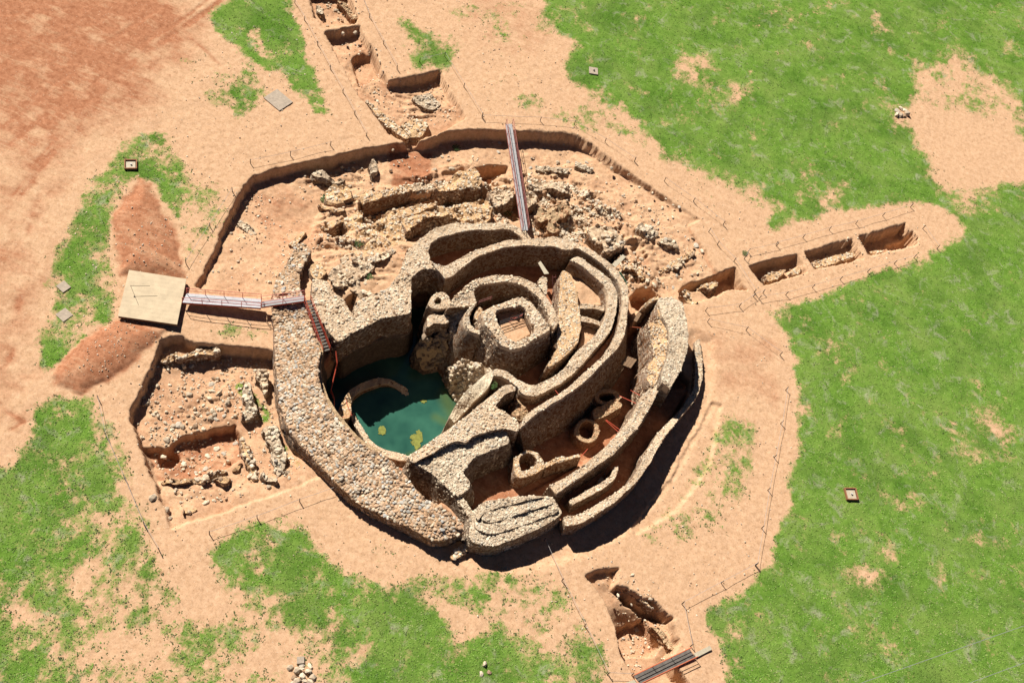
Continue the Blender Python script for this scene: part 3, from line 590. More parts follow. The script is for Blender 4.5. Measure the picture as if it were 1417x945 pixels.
    if parent is None: tag(o, label, cat, group)
    if cap:
        if area:
            tv = np.array([list(t_) for t_ in tr]); A_, B_, C_ = top[tv[:, 0]], top[tv[:, 1]], top[tv[:, 2]]; cr = np.cross(B_-A_, C_-A_); ar = np.linalg.norm(cr, axis=1)*.5; k = int(ar.sum()/(st*.8)**2*cov)
            i = rng.choice(len(tv), k, p=ar/ar.sum()); u_ = rng.uniform(size=(k, 2)); u_ = np.where(u_.sum(1, keepdims=True) > 1, 1-u_, u_); ps = A_[i]+(B_-A_)[i]*u_[:, :1]+(C_-A_)[i]*u_[:, 1:]
            nn_ = cr[i]/np.linalg.norm(cr[i], axis=1, keepdims=True); nn_ = np.where(nn_[:, 2:] < 0, -nn_, nn_); mc_ = MB(); stones(mc_, ps, st*(.5+.9*rng.uniform(size=k)**1.7), nn_, .6, None, rng, .35); mc_.build('stone_capping', mt, o); return o
        sp = st*.84; hs = hexpts(x0-.1, x1+.1, y0-.1, y1+.1, sp, .3, rng)
        if len(hs):
            hs = hs[sdf(hs[:, 0], hs[:, 1], q[:, :2]) < -sp*.12]; hs = hs[rng.uniform(size=len(hs)) < cov]
            if len(hs):
                mc_ = MB(); stones(mc_, np.c_[hs, hz(hs[:, 0], hs[:, 1])-.02], sp*(.55+1.05*rng.uniform(size=len(hs))**1.7), None, flat, None, rng, .38)
                mc_.build('stone_capping', mt, o if parent is None else o) if parent is None else None
                if parent is not None:
                    c_ = mc_.build('stone_capping', mt, o)
    return o
# ------------------------------------------------------------------ the fort's walls
A_o = K1((20, 330), (130, 240), (230, 165), (370, 115), (450, 108), (600, 115), (720, 112), (830, 120), (920, 140), (990, 180), (1030, 245))
A_i = K1((205, 420), (190, 340), (215, 270), (300, 225), (450, 185), (560, 165), (690, 172), (800, 160), (880, 170), (930, 200), (975, 252))
wall('ring_wall', 'curved pale stone wall closing the north end of the fort below the long footbridge', 'stone wall', A_o, A_i, [1.5, 1.7, 1.9, 2.1], -2.5, bR=.12, bL=.2)
B_o = K1((225, 438), (325, 465), (460, 395), (560, 345), (700, 295), (830, 252), (975, 250), (1060, 240), (1150, 230), (1230, 220), (1340, 240))+K2((460, 160), (560, 200), (640, 250), (720, 310), (790, 375), (830, 430), (870, 500), (885, 580), (880, 680), (868, 800))+K4((868, 60), (850, 150), (800, 235), (720, 320), (640, 400), (560, 490), (470, 565), (350, 650), (230, 720), (100, 800))+K5((1000, 320), (945, 372))
B_i = K1((330, 560), (400, 540), (420, 510), (480, 470), (560, 400), (680, 350), (820, 310), (960, 292), (1100, 300), (1220, 295), (1280, 330), (1350, 335))+K2((430, 205), (455, 190), (500, 215), (600, 275), (690, 345), (760, 420), (800, 470), (830, 560), (835, 650), (820, 760), (800, 860))+K4((800, 100), (750, 200), (690, 300), (600, 380), (500, 470), (400, 560), (320, 620), (200, 690), (100, 750), (40, 800))+K5((960, 340),)
wall('ring_wall', 'long thin curved wall sweeping round the north and east of the central tower', 'stone wall', B_o, B_i, [1.9, 2.1, 2.3, 2.5, 2.6, 2.6, 2.5, 2.3], -2.5, bL=[.05, .05, .05, .1, .25, .38, .42, .4], bR=.1)
C_o = K2((412, 300), (440, 268), (490, 270), (540, 310), (600, 350), (680, 410), (740, 460), (780, 520), (795, 590), (790, 650), (770, 760), (740, 860))+K4((735, 100), (680, 180), (600, 270), (520, 360), (440, 450), (340, 530), (230, 590), (120, 640), (60, 640), (0, 615))+K3((930, 800), (840, 735), (780, 705), (725, 700))
C_i = K2((440, 305), (480, 330), (540, 375), (600, 425), (650, 470), (690, 500), (715, 560), (720, 640), (715, 700), (690, 780), (650, 860), (610, 920))+K4((510, 230), (440, 300), (390, 380), (330, 440), (250, 490), (130, 550), (60, 540), (0, 510))+K3((950, 770), (880, 700), (810, 650), (700, 660))
wall('ring_wall', 'hook-shaped inner wall running parallel inside the long curved wall east of the tower', 'stone wall', C_o, C_i, [2.3, 2.4, 2.3, 2.1, 1.9], -8., bR=.15)
mass('rubble_wall', 'broad eroded rubble wall between the tower passage and the small eastern rooms', 'stone wall', K2((345, 372), (405, 405), (440, 475), (470, 560), (470, 645), (490, 690), (490, 760), (500, 850))+K4((495, 85), (470, 200), (400, 285), (300, 365), (235, 408), (215, 395), (275, 315), (270, 290), (318, 240), (300, 200), (300, 130), (305, 60))+K2((310, 700), (320, 550), (330, 430)), 2.0, -2.2, .06, .24, M_EARTH, cov=.75)
wall('cross_wall', 'short upper cross wall of the little eastern chamber', 'stone wall', K2((492, 652), (600, 655), (688, 680)), K2((490, 688), (600, 692), (682, 708)), 1.95, -.5, st=.22)
wall('cross_wall', 'short lower cross wall of the little eastern chamber', 'stone wall', K2((492, 752), (560, 760), (655, 800)), K2((490, 788), (560, 802), (652, 828)), 1.85, -.5, st=.22)
D_o = K1((358, 800), (385, 740), (450, 690), (500, 620), (560, 580), (680, 545), (820, 535), (930, 545), (1010, 580), (1080, 620), (1160, 720), (1210, 790), (1250, 880))+K3((1250, 250), (1245, 290), (1212, 332))
D_i = K1((590, 775), (555, 660), (600, 622), (700, 600), (830, 588), (950, 608), (1030, 660), (1100, 720), (1150, 800), (1185, 880))+K3((1180, 250), (1195, 295))
wall('ring_wall', 'arc-shaped wall hugging the square central tower on its north and east', 'stone wall', D_o, D_i, [2.2, 2.7, 2.9, 3.0, 3.0], -2.5, bL=.15, bR=.12, st=.29)
wall('parapet_wall', 'low rounded parapet curling round the west foot of the tower', 'stone wall', K3((540, 150), (500, 200), (490, 260), (500, 310), (550, 355), (614, 374)), K3((592, 100), (547, 170), (524, 230), (532, 285), (567, 325), (614, 345)), [2.3, 2.1, 1.9, 2.0], -6.5, bL=.32, bR=.05, st=.24)
mass('stub_wall', 'pale worn stub of wall beside the ladder at the tower foot', 'stone wall', K3((600, 135), (645, 165), (640, 290), (605, 255), (565, 245), (572, 210)), 1.9, -1., .05, .2, M_EARTH)
T_o = K3((640, 185), (690, 158), (740, 140), (840, 100), (930, 65), (985, 70), (1030, 95), (1065, 150), (1110, 210), (1160, 280), (1196, 312), (1178, 338), (1080, 390), (1000, 445), (940, 480), (880, 485), (830, 475), (780, 450), (740, 390), (690, 320), (645, 270))
T_i = K3((740, 212), (745, 182), (770, 170), (850, 146), (910, 136), (950, 130), (972, 140), (985, 160), (1000, 200), (1040, 280), (1065, 330), (1063, 350), (1045, 375), (970, 405), (900, 430), (870, 425), (845, 405), (815, 365), (785, 325), (760, 280), (745, 245))
tower = wall('tower', 'square stone tower at the heart of the fort with an orange earth floor', 'tower', T_o, T_i, 3.4, -6., bL=.24, bR=.03, closed=True, st=.34)
mass('talus', 'steep fan of red rubble spilling from the tower foot into the green water', 'rubble slope', K3((395, 575, -1.2), (500, 545, .1), (620, 590, .4), (705, 640, .5), (725, 690, -.3), (610, 800, -2.8), (430, 945, -6.2), (370, 870, -6.2), (320, 740, -6.2), (345, 640, -3.5)), zb=-8, st=.42, mt=M_LIME, smax=-7, area=True, cov=1.3)
mass('rubble_slope', 'sunlit slope of rubble west of the tower between turret and parapet', 'rubble slope', K3((375, 110, .9), (460, 5, 2.0), (550, 0, 2.1), (590, 80, 2.1), (500, 210, 1.6), (490, 300, 1.2), (430, 350, -.3), (400, 560, -2.5), (365, 480, -2.5), (365, 300, -.5)), zb=-7, st=.28, smax=-6.5, area=True, cov=1.2)
wall('turret', 'small round turret wall with a dark hole beside the deep slot', 'stone wall', K3((188, 130), (215, 62), (290, 25), (345, 35), (380, 100), (372, 150), (300, 165), (225, 160)), K3((238, 112), (250, 76), (284, 64), (300, 80), (303, 108), (290, 122), (265, 128), (245, 122)), .9, -6, bL=.05, closed=True, st=.24)
mass('turret_ledge', 'curved stone ledge in front of the small round turret', 'stone wall', K3((185, 215), (230, 203), (300, 218), (375, 220), (375, 265), (330, 287), (240, 278), (185, 325)), .4, -6.5, .08, .24)
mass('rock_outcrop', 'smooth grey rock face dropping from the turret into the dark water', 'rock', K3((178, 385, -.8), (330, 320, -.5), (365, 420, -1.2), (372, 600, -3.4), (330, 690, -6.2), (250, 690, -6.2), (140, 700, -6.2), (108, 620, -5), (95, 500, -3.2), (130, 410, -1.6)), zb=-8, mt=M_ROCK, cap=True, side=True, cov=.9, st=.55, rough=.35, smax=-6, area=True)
mass('wall_stump', 'narrow stump of masonry standing in the dark passage north of the tower', 'stone wall', K2((150, 432), (215, 435), (222, 560), (215, 588), (150, 512)), 2.0, -2., .03, .24)
NWp = Q1((440, 800), (560, 725), (700, 655), (858, 635), (856, 470), (858, 420))+K1((60, 560), (110, 500), (170, 480), (230, 485), (290, 520), (335, 575), (345, 500), (225, 440), (195, 390), (188, 340), (20, 335))+Q1((800, 390), (725, 490), (650, 525), (600, 540), (545, 560), (530, 640), (500, 600), (470, 540), (420, 520), (385, 450), (300, 430), (290, 560), (330, 640), (385, 730))
NWz = []
for (u, v) in NWp: NWz.append((u, v, 1.55 if v < 390 and u > 520 else (1.25 if u > 500 else 1.1)))
mass('rubble_wall', 'very broad pale cobbled wall top between the stairway and the deep slot', 'stone wall', NWz, zb=-2.6, b=.10, st=.33, mt=M_LIME, smax=-2.6)
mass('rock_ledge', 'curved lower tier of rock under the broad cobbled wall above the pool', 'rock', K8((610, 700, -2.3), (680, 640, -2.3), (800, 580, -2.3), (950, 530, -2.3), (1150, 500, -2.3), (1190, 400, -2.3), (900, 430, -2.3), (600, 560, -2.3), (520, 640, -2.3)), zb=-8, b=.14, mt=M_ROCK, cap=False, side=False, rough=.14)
mass('wall_block', 'ragged wall block beside the dark slit north of the stairway', 'stone wall', Q1((75, 500), (95, 430), (160, 330), (200, 250), (250, 228), (292, 280), (255, 330), (222, 420), (228, 515), (80, 522)), 1.15, -1.6, .08, .42, M_COB)
mass('earth_shelf', 'trodden shelf of soil and stones between slit and stairway head', 'stone wall', Q1((290, 350), (345, 345), (380, 395), (345, 440), (300, 432), (283, 400)), .8, -1.6, .1, .34, M_EARTH, cov=.6)
SWo = [(377, 405), (379, 440), (381, 480), (383, 520), (386, 550), (395, 585), (410, 610), (428, 628), (447, 648), (467, 670), (490, 690), (515, 706), (540, 718), (560, 726), (585, 740), (600, 748), (614, 748), (628, 742), (641, 736)]
SWi = [(418, 405), (424, 430), (434, 460), (444, 485), (441, 500), (440, 520), (445, 540), (453, 558), (466, 576), (478, 591), (492, 607), (508, 619), (524, 627), (540, 636), (556, 652), (572, 672), (590, 690), (606, 699), (622, 711), (634, 724), (641, 734)]
wall('rampart', 'massive wide cobbled outer rampart curving round the west and south of the pool', 'stone wall', SWo, SWi, [.9, 1.2, 1.5, 1.6, 1.6], -1.2, zR=[1.2, 1.9, 2.2, 2.3, 1.9], bL=.10, bR=.05, st=.41, mt=M_COB, flat=.42, rough=.16)
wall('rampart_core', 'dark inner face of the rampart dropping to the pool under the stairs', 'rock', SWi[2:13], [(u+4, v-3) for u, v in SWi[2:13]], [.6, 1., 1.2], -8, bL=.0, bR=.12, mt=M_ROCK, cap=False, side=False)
KN = K5((20, 605), (140, 530), (380, 360), (500, 270), (600, 190), (700, 100), (820, 20), (880, 10), (915, 60), (840, 80), (790, 120), (730, 190), (780, 220), (850, 255), (940, 330), (935, 395), (810, 368), (640, 402), (560, 432), (505, 490), (420, 470), (310, 515), (180, 600), (60, 660))
mass('wall_block', 'broad triangular wall top ending in a point at the south tip of the pool', 'stone wall', [(u, v, 1.9 if u < 590 else 2.4) for u, v in KN], zb=-7, b=.06, st=.27, mt=M_LIME, smax=-6)
KS = K5((60, 655), (180, 590), (310, 505), (420, 460), (505, 480), (560, 420), (640, 395), (810, 360), (842, 420), (862, 490), (740, 540), (640, 580), (560, 610), (510, 680), (470, 730), (520, 780), (545, 830), (520, 870), (470, 895), (440, 930), (340, 850), (250, 760), (150, 690))
mass('wall_block', 'lower terrace of weathered grey stones south of the triangular wall top', 'stone wall', KS, 1.75, -2.2, .34, .28, M_GREYW, smax=-1.4)
wall('wall_spur', 'dark-faced wall spur dropping to the orange path between rampart and bastion', 'stone wall', K7((390, 268), (450, 345), (500, 410), (530, 450)), K7((452, 262), (500, 325), (548, 388), (562, 410)), [1.3, 1.1], -1.4, bL=.3, bR=.2, st=.3, mt=M_GREYW)
wall('plastered_wall', 'smooth pale plastered wall sloping down to the east edge of the pool', 'wall', K3((700, 662), (610, 732), (510, 822), (430, 922))+K5((385, 232), (366, 285)), K3((725, 705), (690, 800), (640, 850))+K5((570, 150), (490, 235), (402, 328)), [1.9, 1.4, .7, -.2, -.9], -8, bL=.06, bR=.05, st=.2, mt=M_PALE, side=False, cov=.35)
mass('rubble_heap', 'heap of reddish fallen stones at the blocked south end of the curved corridor', 'rubble', K5((915, 120, 1.1), (960, 180, 1.1), (1000, 205, .9), (1020, 240, .5), (940, 325, .4), (870, 262, .8), (855, 245, .9), (905, 225, 1.)), zb=-1.5, b=.5, st=.42, mt=M_RED)
ring_o = K9((1195, 262), (1130, 215), (1060, 170), (1000, 145), (930, 135), (830, 150), (740, 195), (672, 236), (640, 300), (650, 370), (685, 450), (720, 540), (770, 610), (815, 682), (900, 738), (990, 792), (1140, 812))
ring_i = K9((1150, 305), (1090, 250), (1035, 205), (980, 186), (920, 188), (820, 218), (735, 265), (695, 300), (678, 350), (695, 410), (745, 485), (800, 580), (835, 635), (880, 675), (940, 712), (1060, 742), (1155, 775))
wall('well_curb', 'low pale curved curb ringing the green pool and sinking into it at one end', 'wall', ring_o, ring_i, [-6.0, -5.5, -5.2, -5.0, -4.8, -4.4, -4., -3.6, -3.3, -3.1], -8, bL=.02, bR=.02, st=.24, mt=M_LIME, flat=.35, cov=.7)
mass('ledge', 'small flat earthen ledge with a fallen red rope above the pool', 'ledge', K9((600, 345), (665, 240), (685, 330), (690, 425), (672, 462), (590, 482), (578, 405)), -3.2, -8, .0, .3, M_EARTH, cov=.25)
H_o = [(968, 470), (972, 500), (972, 520), (968, 540), (963, 552), (946, 572), (931, 589), (914, 613), (902, 636), (885, 662), (865, 682), (848, 696), (830, 708), (812, 719), (800, 725), (783, 727)]
H_i = [(962, 472), (962, 500), (962, 520), (960, 540), (946, 562), (931, 578), (912, 597), (901, 616), (892, 625), (890, 635), (882, 652), (870, 669), (845, 686), (823, 699), (800, 712), (780, 715)]
wall('outer_wall', 'thin outermost wall on the south-east casting a broad black shadow on the soil', 'stone wall', H_o, H_i, [.3, .5, .8, 1.3, 2.1, 2.5, 2.5, 2.4, 2.2, 2.0], -1.4, bL=.04, bR=.06, st=.24)
G_o = K4((1165, 535), (1120, 610), (1050, 740), (1000, 830), (935, 930))+K6((690, 330), (600, 440), (500, 540), (400, 610), (270, 700), (150, 780), (55, 855))
G_i = K4((1100, 528), (1040, 590), (980, 650), (945, 740), (880, 850))+K6((640, 260), (570, 350), (500, 420), (430, 490), (330, 570), (230, 650), (120, 720), (0, 778))
wall('middle_wall', 'long pale wall between the silo trench and the outermost south-east corridor', 'stone wall', G_o, G_i, [2.6, 2.6, 2.5, 2.3], -3., bL=.12, bR=.05, st=.26)
F_o = [(911, 413), (931, 411), (945, 419), (950, 444), (953, 463), (951, 485), (945, 505), (936, 522), (928, 537)]
F_i = [(910, 418), (914, 428), (916, 437), (922, 446), (926, 456), (927, 478), (923, 497), (917, 514), (916, 530)]
wall('high_wall', 'tall thick wall of small grey stones at the eastern edge of the fort', 'stone wall', F_o, F_i, [3.6, 4.2, 4.3, 4.2], -1.6, bL=.06, bR=.05, st=.24, mt=M_GREYW)
mass('earth_bank', 'sloping tan bank of earth and pebbles against the tall grey eastern wall', 'earth bank', E2((300, 225, 3.5), (325, 330, 3.8), (390, 435, 3.9), (400, 560, 3.9), (370, 690, 3.7), (320, 830, 3.2), (250, 930, 2.7), (205, 830, 2.4), (215, 730, 2.3), (262, 690, 2.5), (250, 560, 2.4), (222, 480, 2.5), (205, 405, 2.6), (292, 395, 3.3)), zb=-1.8, b=.15, st=.22, mt=M_EARTH, cov=.8, rough=.2, area=True)
wall('arched_wall', 'small curved wall end arching over a dark red hollow at the fort entrance', 'stone wall', E2((178, 268), (200, 222), (250, 186), (305, 178)), E2((200, 272), (225, 236), (265, 207), (303, 202)), [2.4, 3.0, 3.5], -1.8, st=.2, mt=M_EARTH)
def oval(c, rx, ry, n=16, a0=0): return [(c[0]+rx*math.cos(2*math.pi*i/n+a0), c[1]+ry*math.sin(2*math.pi*i/n+a0)) for i in range(n)]
wall('silo', 'dark round grain silo nearest the wooden boards in the trench', 'silo', K4(*oval((712, 645), 108, 68)), K4(*oval((708, 645), 72, 44)), -.9, -3., bL=.16, closed=True, st=.22, mt=M_RED, cap=True)
wall('silo', 'round grain silo with a sunlit broken rim in the middle of the trench', 'silo', K6(*oval((308, 330), 102, 98)), K6(*oval((308, 325), 68, 76)), -.9, -3., bL=.2, closed=True, st=.22, mt=M_RED)
wall('silo', 'squarish silo with a bright cream rim at the south-west end of the trench', 'silo', K5((888, 612), (930, 595), (965, 560), (1010, 545), (1070, 568), (1110, 600), (1155, 682), (1060, 742), (970, 772), (905, 772)), K5((932, 640), (945, 595), (985, 565), (1030, 570), (1060, 600), (1095, 652), (1050, 690), (1000, 715), (950, 725), (936, 690)), .5, -2.8, bL=.1, closed=True, st=.22, mt=M_EARTH)
wall('low_wall', 'low cream-topped wall running from the squarish silo along the trench', 'stone wall', K5((1155, 690), (1250, 640), (1330, 622))+K6((60, 592), (160, 570), (255, 545)), K5((1150, 658), (1230, 612), (1310, 590))+K6((60, 562), (150, 545), (240, 530)), [.4, .2], -2.8, bL=.12, st=.22, mt=M_EARTH)
mass('silo_buttress', 'red-brown buttress of packed rubble under the dark round silo', 'stone wall', K4((590, 745), (680, 705), (780, 680), (825, 690), (840, 712), (760, 770), (680, 810), (600, 830)), -.8, -3., .15, .26, M_RED)
wall('partition_wall', 'short curved partition wall inside the outermost south-east corridor', 'stone wall', K6((562, 622), (556, 680), (520, 740), (430, 810), (310, 872), (182, 940)), K6((520, 640), (510, 690), (452, 738), (350, 798), (250, 850), (160, 908)), 1.5, -1., st=.22)
J = mass('bastion', 'stepped oval bastion of grey stone courses at the south of the fort', 'bastion', K7((560, 400), (640, 320), (760, 300), (930, 275), (1090, 270), (1210, 280), (1240, 340), (1290, 410), (1200, 480), (1050, 560), (880, 630), (760, 672), (640, 678), (545, 650), (520, 590), (530, 460)), 1.95, -1.4, .12, .27, M_GREYW)
mass('terrace', None, None, K7((562, 402), (640, 322), (760, 302), (930, 278), (1090, 273), (1208, 284), (1236, 340), (1255, 405), (1100, 458), (1000, 498), (850, 553), (740, 583), (650, 578), (575, 540)), 2.13, 1.6, .0, .27, M_GREYW, parent=J)
mass('terrace', None, None, K7((565, 405), (640, 325), (760, 305), (930, 281), (1090, 276), (1202, 288), (1215, 338), (1100, 368), (970, 408), (900, 433), (800, 468), (740, 483), (680, 488), (630, 462)), 2.30, 1.8, .0, .27, M_GREYW, parent=J)
mass('terrace', None, None, K7((568, 408), (640, 328), (760, 308), (930, 285), (1085, 279), (1160, 276), (1090, 286), (950, 324), (800, 358), (660, 398), (618, 440), (600, 478)), 2.48, 2.0, .0, .27, M_GREYW, parent=J)
mass('block_pile', 'little sunlit masonry stub between rampart end and stepped bastion', 'stone wall', K7((360, 770), (420, 700), (500, 645), (532, 690), (480, 750), (400, 800)), .35, -.8, .1, .4, M_EARTH)
# ruined walls in the north cutting
RW = 'ruined walls in the north excavation'
def ruin(label, poly, z, mt=M_LIME, st=.34, zb=-2.8, b=.12): return mass('ruined_wall', label, 'ruined wall', poly, z, zb, b, st, mt, rough=.4, group=RW, cov=.62)
ruin('jagged wall head over the dark hollow nearest the brown soil slope', N1((250, 800), (330, 770), (460, 730), (560, 640), (590, 700), (600, 760), (660, 765), (640, 800), (560, 860), (470, 905), (460, 740), (380, 800), (300, 820)), -.55, M_EARTH)
ruin('long sloping rubble wall with scattered weeds north-west of the fort', Q1((500, 250), (560, 180), (680, 110), (780, 100), (830, 180), (830, 240), (780, 262), (720, 335), (640, 362), (580, 362), (515, 330)), .25, M_EARTH)
ruin('low rubble band linking the weedy wall to the jagged wall head', N1((480, 890), (560, 860), (660, 790), (750, 730), (850, 700), (910, 740), (960, 800), (945, 860), (850, 850), (700, 900), (620, 945), (500, 945)), -.2, M_EARTH)
ruin('long red-faced wall lying parallel to the fort below the brown soil patch', N1((740, 720), (860, 655), (1000, 610), (1150, 590), (1210, 600), (1100, 640), (900, 690), (800, 740)), -.75, M_EARTH)
ruin('wide ragged wall with a dark red face just outside the north ring wall', N1((900, 745), (1050, 690), (1200, 655), (1330, 640))+N2((200, 745), (330, 700), (450, 680), (480, 730), (460, 860), (380, 880), (250, 890), (150, 830), (0, 830))+N1((1170, 710), (1060, 760), (950, 860)), .05, M_EARTH)
ruin('flat-topped block with a vertical earth face left of the bridge', N2((0, 590), (100, 580), (180, 470), (340, 440), (405, 545), (380, 600), (270, 590), (210, 605), (60, 625)), -.55, M_EARTH)
ruin('dark stone mass passing under the footbridge', N2((450, 605), (640, 600), (655, 680), (560, 720), (500, 745), (460, 665)), -.5)
ruin('rounded boulder wall just right of the footbridge', N2((755, 615), (840, 640), (852, 690), (800, 750), (765, 750)), -.5)
ruin('curved line of dark stones right of the footbridge', N2((770, 562), (880, 530), (1060, 560), (1142, 620), (1120, 642), (1000, 612), (900, 590), (790, 600)), -.6)
ruin('heap of big pale stones above the pale plank', K2((540, 30), (640, 20), (760, 50), (850, 120), (855, 180), (720, 240), (690, 252), (600, 130)), .0, M_LIME, .5)
ruin('rubble spread between the footbridge and the heap of pale stones', N2((850, 760), (1000, 740), (1080, 720), (1090, 830), (980, 860), (880, 880), (840, 830)), -.5, M_RED, .45)
ruin('white boulder row, the nearer of two in the open east part', N3((590, 730), (640, 695), (700, 720), (775, 790), (760, 832), (690, 835), (620, 770)), -.1, M_GREYW, .5)
ruin('white boulder row, the farther east of two in the open east part', N3((770, 852), (850, 820), (945, 870), (930, 920), (860, 905)), -.05, M_GREYW, .5)
ruin('rounded stone arc beside the short dark trench end', N4((755, 560), (890, 520), (915, 560), (850, 600), (780, 590)), .1, M_EARTH, .34)
ruin('diagonal line of low stones leading to a thin plank of shadow', N4((520, 400), (600, 340), (730, 285), (640, 380), (560, 430)), -.05, M_LIME, .34)
ruin('loose stones beside the top of the tall grey wall', N4((590, 620), (660, 600), (735, 690), (700, 720), (620, 660)), .1, M_EARTH, .42)
ruin('knobbly rubble spur joining the broad cobbled wall to the soil floor on the west', Q1((380, 440), (420, 370), (490, 290), (540, 285), (585, 360), (640, 460), (650, 530), (560, 545), (500, 470), (440, 500)), .7, M_LIME, .4)
ruin('small stone outcrop under the north scarp left of the brown soil patch', N1((195, 345), (280, 340), (330, 400), (460, 410), (440, 440), (320, 420), (200, 405)), -.8, M_GREYW, .45)
ruin('tiny pillar of stones casting a shadow beside the brown soil patch', N1((665, 240), (710, 250), (720, 310), (690, 370), (655, 350), (670, 300)), -.5, M_GREYW, .4)
ruin('weedy stone spread west of the footbridge under the scarp', N1((280, 500), (400, 440), (480, 470), (520, 560), (400, 620), (300, 600)), -.95, M_EARTH, .4)
ruin('curved dark lip of earth below the weedy stones', N1((225, 605), (290, 650), (370, 690), (445, 660), (440, 640), (360, 660), (290, 620), (240, 590)), -.75, M_EARTH, .3)
ruin('pink rubble knob by the right rail of the footbridge end', N2((930, 860), (990, 850), (1040, 940), (1000, 960), (940, 930)), -.2, M_RED, .4)
def proj(p):
    d = np.asarray(p)-np.array([0, 0, CAMH]); w = d@fwd; return np.stack([708.5+FPX*(d@rgt)/w, 472.5-FPX*(d@upv)/w], -1)
def line_wall(label, pts, h=.45, w=.8, mt=None, st=.34, z0=-1.2):
    c = np.array([gpt(u, v, z0) for u, v in pts]); c = resample(c, max(4, int(np.linalg.norm(np.diff(c, axis=0), axis=1).sum()/.6)))
    t = np.gradient(c[:, :2], axis=0); t /= np.linalg.norm(t, axis=1, keepdims=True); nrm = np.c_[-t[:, 1], t[:, 0], t[:, 0]*0]; zt = gh(c[:, 0], c[:, 1])
    zt = np.convolve(np.pad(zt, 2, mode='edge'), np.ones(5)/5, 'valid')+h; c[:, 2] = zt; ww = w*.5*(1+fbm(c[:, 0], c[:, 1], .6, 2, len(label))*.45)[:, None]
    L_ = proj(c+nrm*ww); R_ = proj(c-nrm*ww); return wall('ruined_wall', label, 'ruined wall', [tuple(q) for q in L_], [tuple(q) for q in R_], list(zt), float(zt.min()-1.6), st=st, mt=mt or M_EARTH, rough=.26, bL=.1, bR=.1, group=RW, cov=.9)
def gpt(u, v, z):
    for _ in range(5): p = at(u, v, z); z = float(gh(p[0], p[1]))
    return at(u, v, z)
line_wall('thin ridge of stones just above the jagged wall head', N1((370, 605), (480, 590), (560, 548), (710, 497)), .35, .6)
line_wall('stone kerb along the upper lip of the long red cut', N1((580, 600), (700, 555), (860, 515), (990, 490)), .3, .9)
line_wall('grey stone kerb continuing the upper lip toward the footbridge', N1((1000, 488), (1120, 470), (1230, 470), (1370, 440)), .35, 1.1, M_LIME)
line_wall('second wall line inside the long red cut', N1((720, 730), (860, 662), (1050, 612), (1200, 596)), .6, .9, M_RED)
line_wall('broken wall line between the two red cuts', N1((690, 800), (800, 770), (930, 720), (1060, 665), (1200, 635)), .5, .8)
line_wall('row of dark stones in line right of the footbridge', N2((830, 440), (960, 452), (1095, 462)), .35, .7, M_GREYW)
line_wall('slanting row of stones at the far right of the north floor', N2((1150, 420), (1230, 440), (1300, 470)), .4, .7, M_GREYW)
line_wall('red stone wall stub right of the lower footbridge', N2((1000, 745), (1085, 725), (1085, 830)), .55, .9, M_RED)
line_wall('wall line under the heap of pale stones', K2((520, 60), (590, 150), (650, 230)), .5, .7)
line_wall('stone lip beside the small red hollow east of the fort', K2((830, 370), (910, 400), (1000, 465)), .4, .8)
line_wall('long line of stones on the east floor pointing at the trench end', N4((430, 460), (530, 400), (620, 350), (700, 305)), .3, .6)
line_wall('short stone bar west of the broad cobbled wall', Q1((500, 470), (570, 420), (630, 370)), .55, .9, M_LIME)
line_wall('parallel stone bar next to the weedy sloping wall', Q1((520, 340), (600, 350), (690, 330), (760, 280)), .5, .8, M_LIME)
line_wall('curved stone bar south of the brown soil slope', N1((120, 860), (60, 900), (20, 960)), .3, .7)
line_wall('broken stub wall on the floor below the west scarp', NWc((600, 650), (680, 690), (720, 740)), .3, .7, M_GREYW)
# west excavation walls
WG = 'low walls in the west excavation'
def low(label, poly, z, mt=M_EARTH, st=.36, b=.08, zb=-2.4): return mass('low_wall', label, 'low wall', poly, z-.06, zb, b, st*1.15, mt, rough=.32, group=WG, cov=.85, flat=.7)
low('narrow earth shelf edged with stones along the north edge of the west excavation', W1((228, 275), (300, 235), (480, 232), (560, 192), (735, 190), (740, 212), (560, 238), (440, 262), (290, 305)), -.45)
low('straight row of stones crossing the south of the west excavation', W2((215, 520), (260, 495), (450, 490), (600, 460), (800, 428), (810, 440), (690, 490), (560, 520), (400, 520), (240, 530)), -.35)
low('short upright stone edge east of the straight row', W2((820, 410), (930, 340), (935, 365), (850, 425)), -.4)
low('small stone heap just below the straight row of stones', W2((690, 500), (800, 470), (822, 500), (770, 550), (720, 530)), -.2, st=.5)
low('short isolated line of stones near the south edge of the west excavation', W2((395, 755), (550, 710), (560, 735), (440, 785)), -.15, st=.4)
low('thick grey wall running toward the rampart foot', W2((1095, 60), (1180, 40), (1210, 120), (1250, 280), (1275, 330), (1260, 430), (1210, 490), (1170, 400), (1150, 240), (1110, 160)), -.3, M_GREYW, .42)
low('line of boulders bordering the grassy strip', W1((930, 455), (985, 480), (990, 560), (1030, 680), (1050, 740), (960, 770), (920, 740), (940, 640), (930, 560)), -.35, M_GREYW, .48)
low('short stone heap on the grassy strip by the rampart', W1((1040, 345), (1110, 390), (1130, 460), (1130, 560), (1090, 560), (1050, 450)), -.4, M_LIME, .46)
low('narrow stone row on the east side of the deep sub-pit', W2((905, 120), (950, 190), (990, 270), (1000, 320), (1030, 420), (990, 540), (960, 420), (930, 300), (900, 190)), -.55, M_EARTH, .42)
low('slanting stone course at the south-east corner of the west excavation', W2((1060, 425), (1120, 470), (1215, 515), (1190, 540), (1100, 500), (1050, 450)), -.15, M_GREYW, .46)
low('jumble of dark stones beside the end of the thick grey wall', W2((1250, 430), (1330, 430), (1340, 460), (1260, 480)), -.2, M_GREYW, .46)
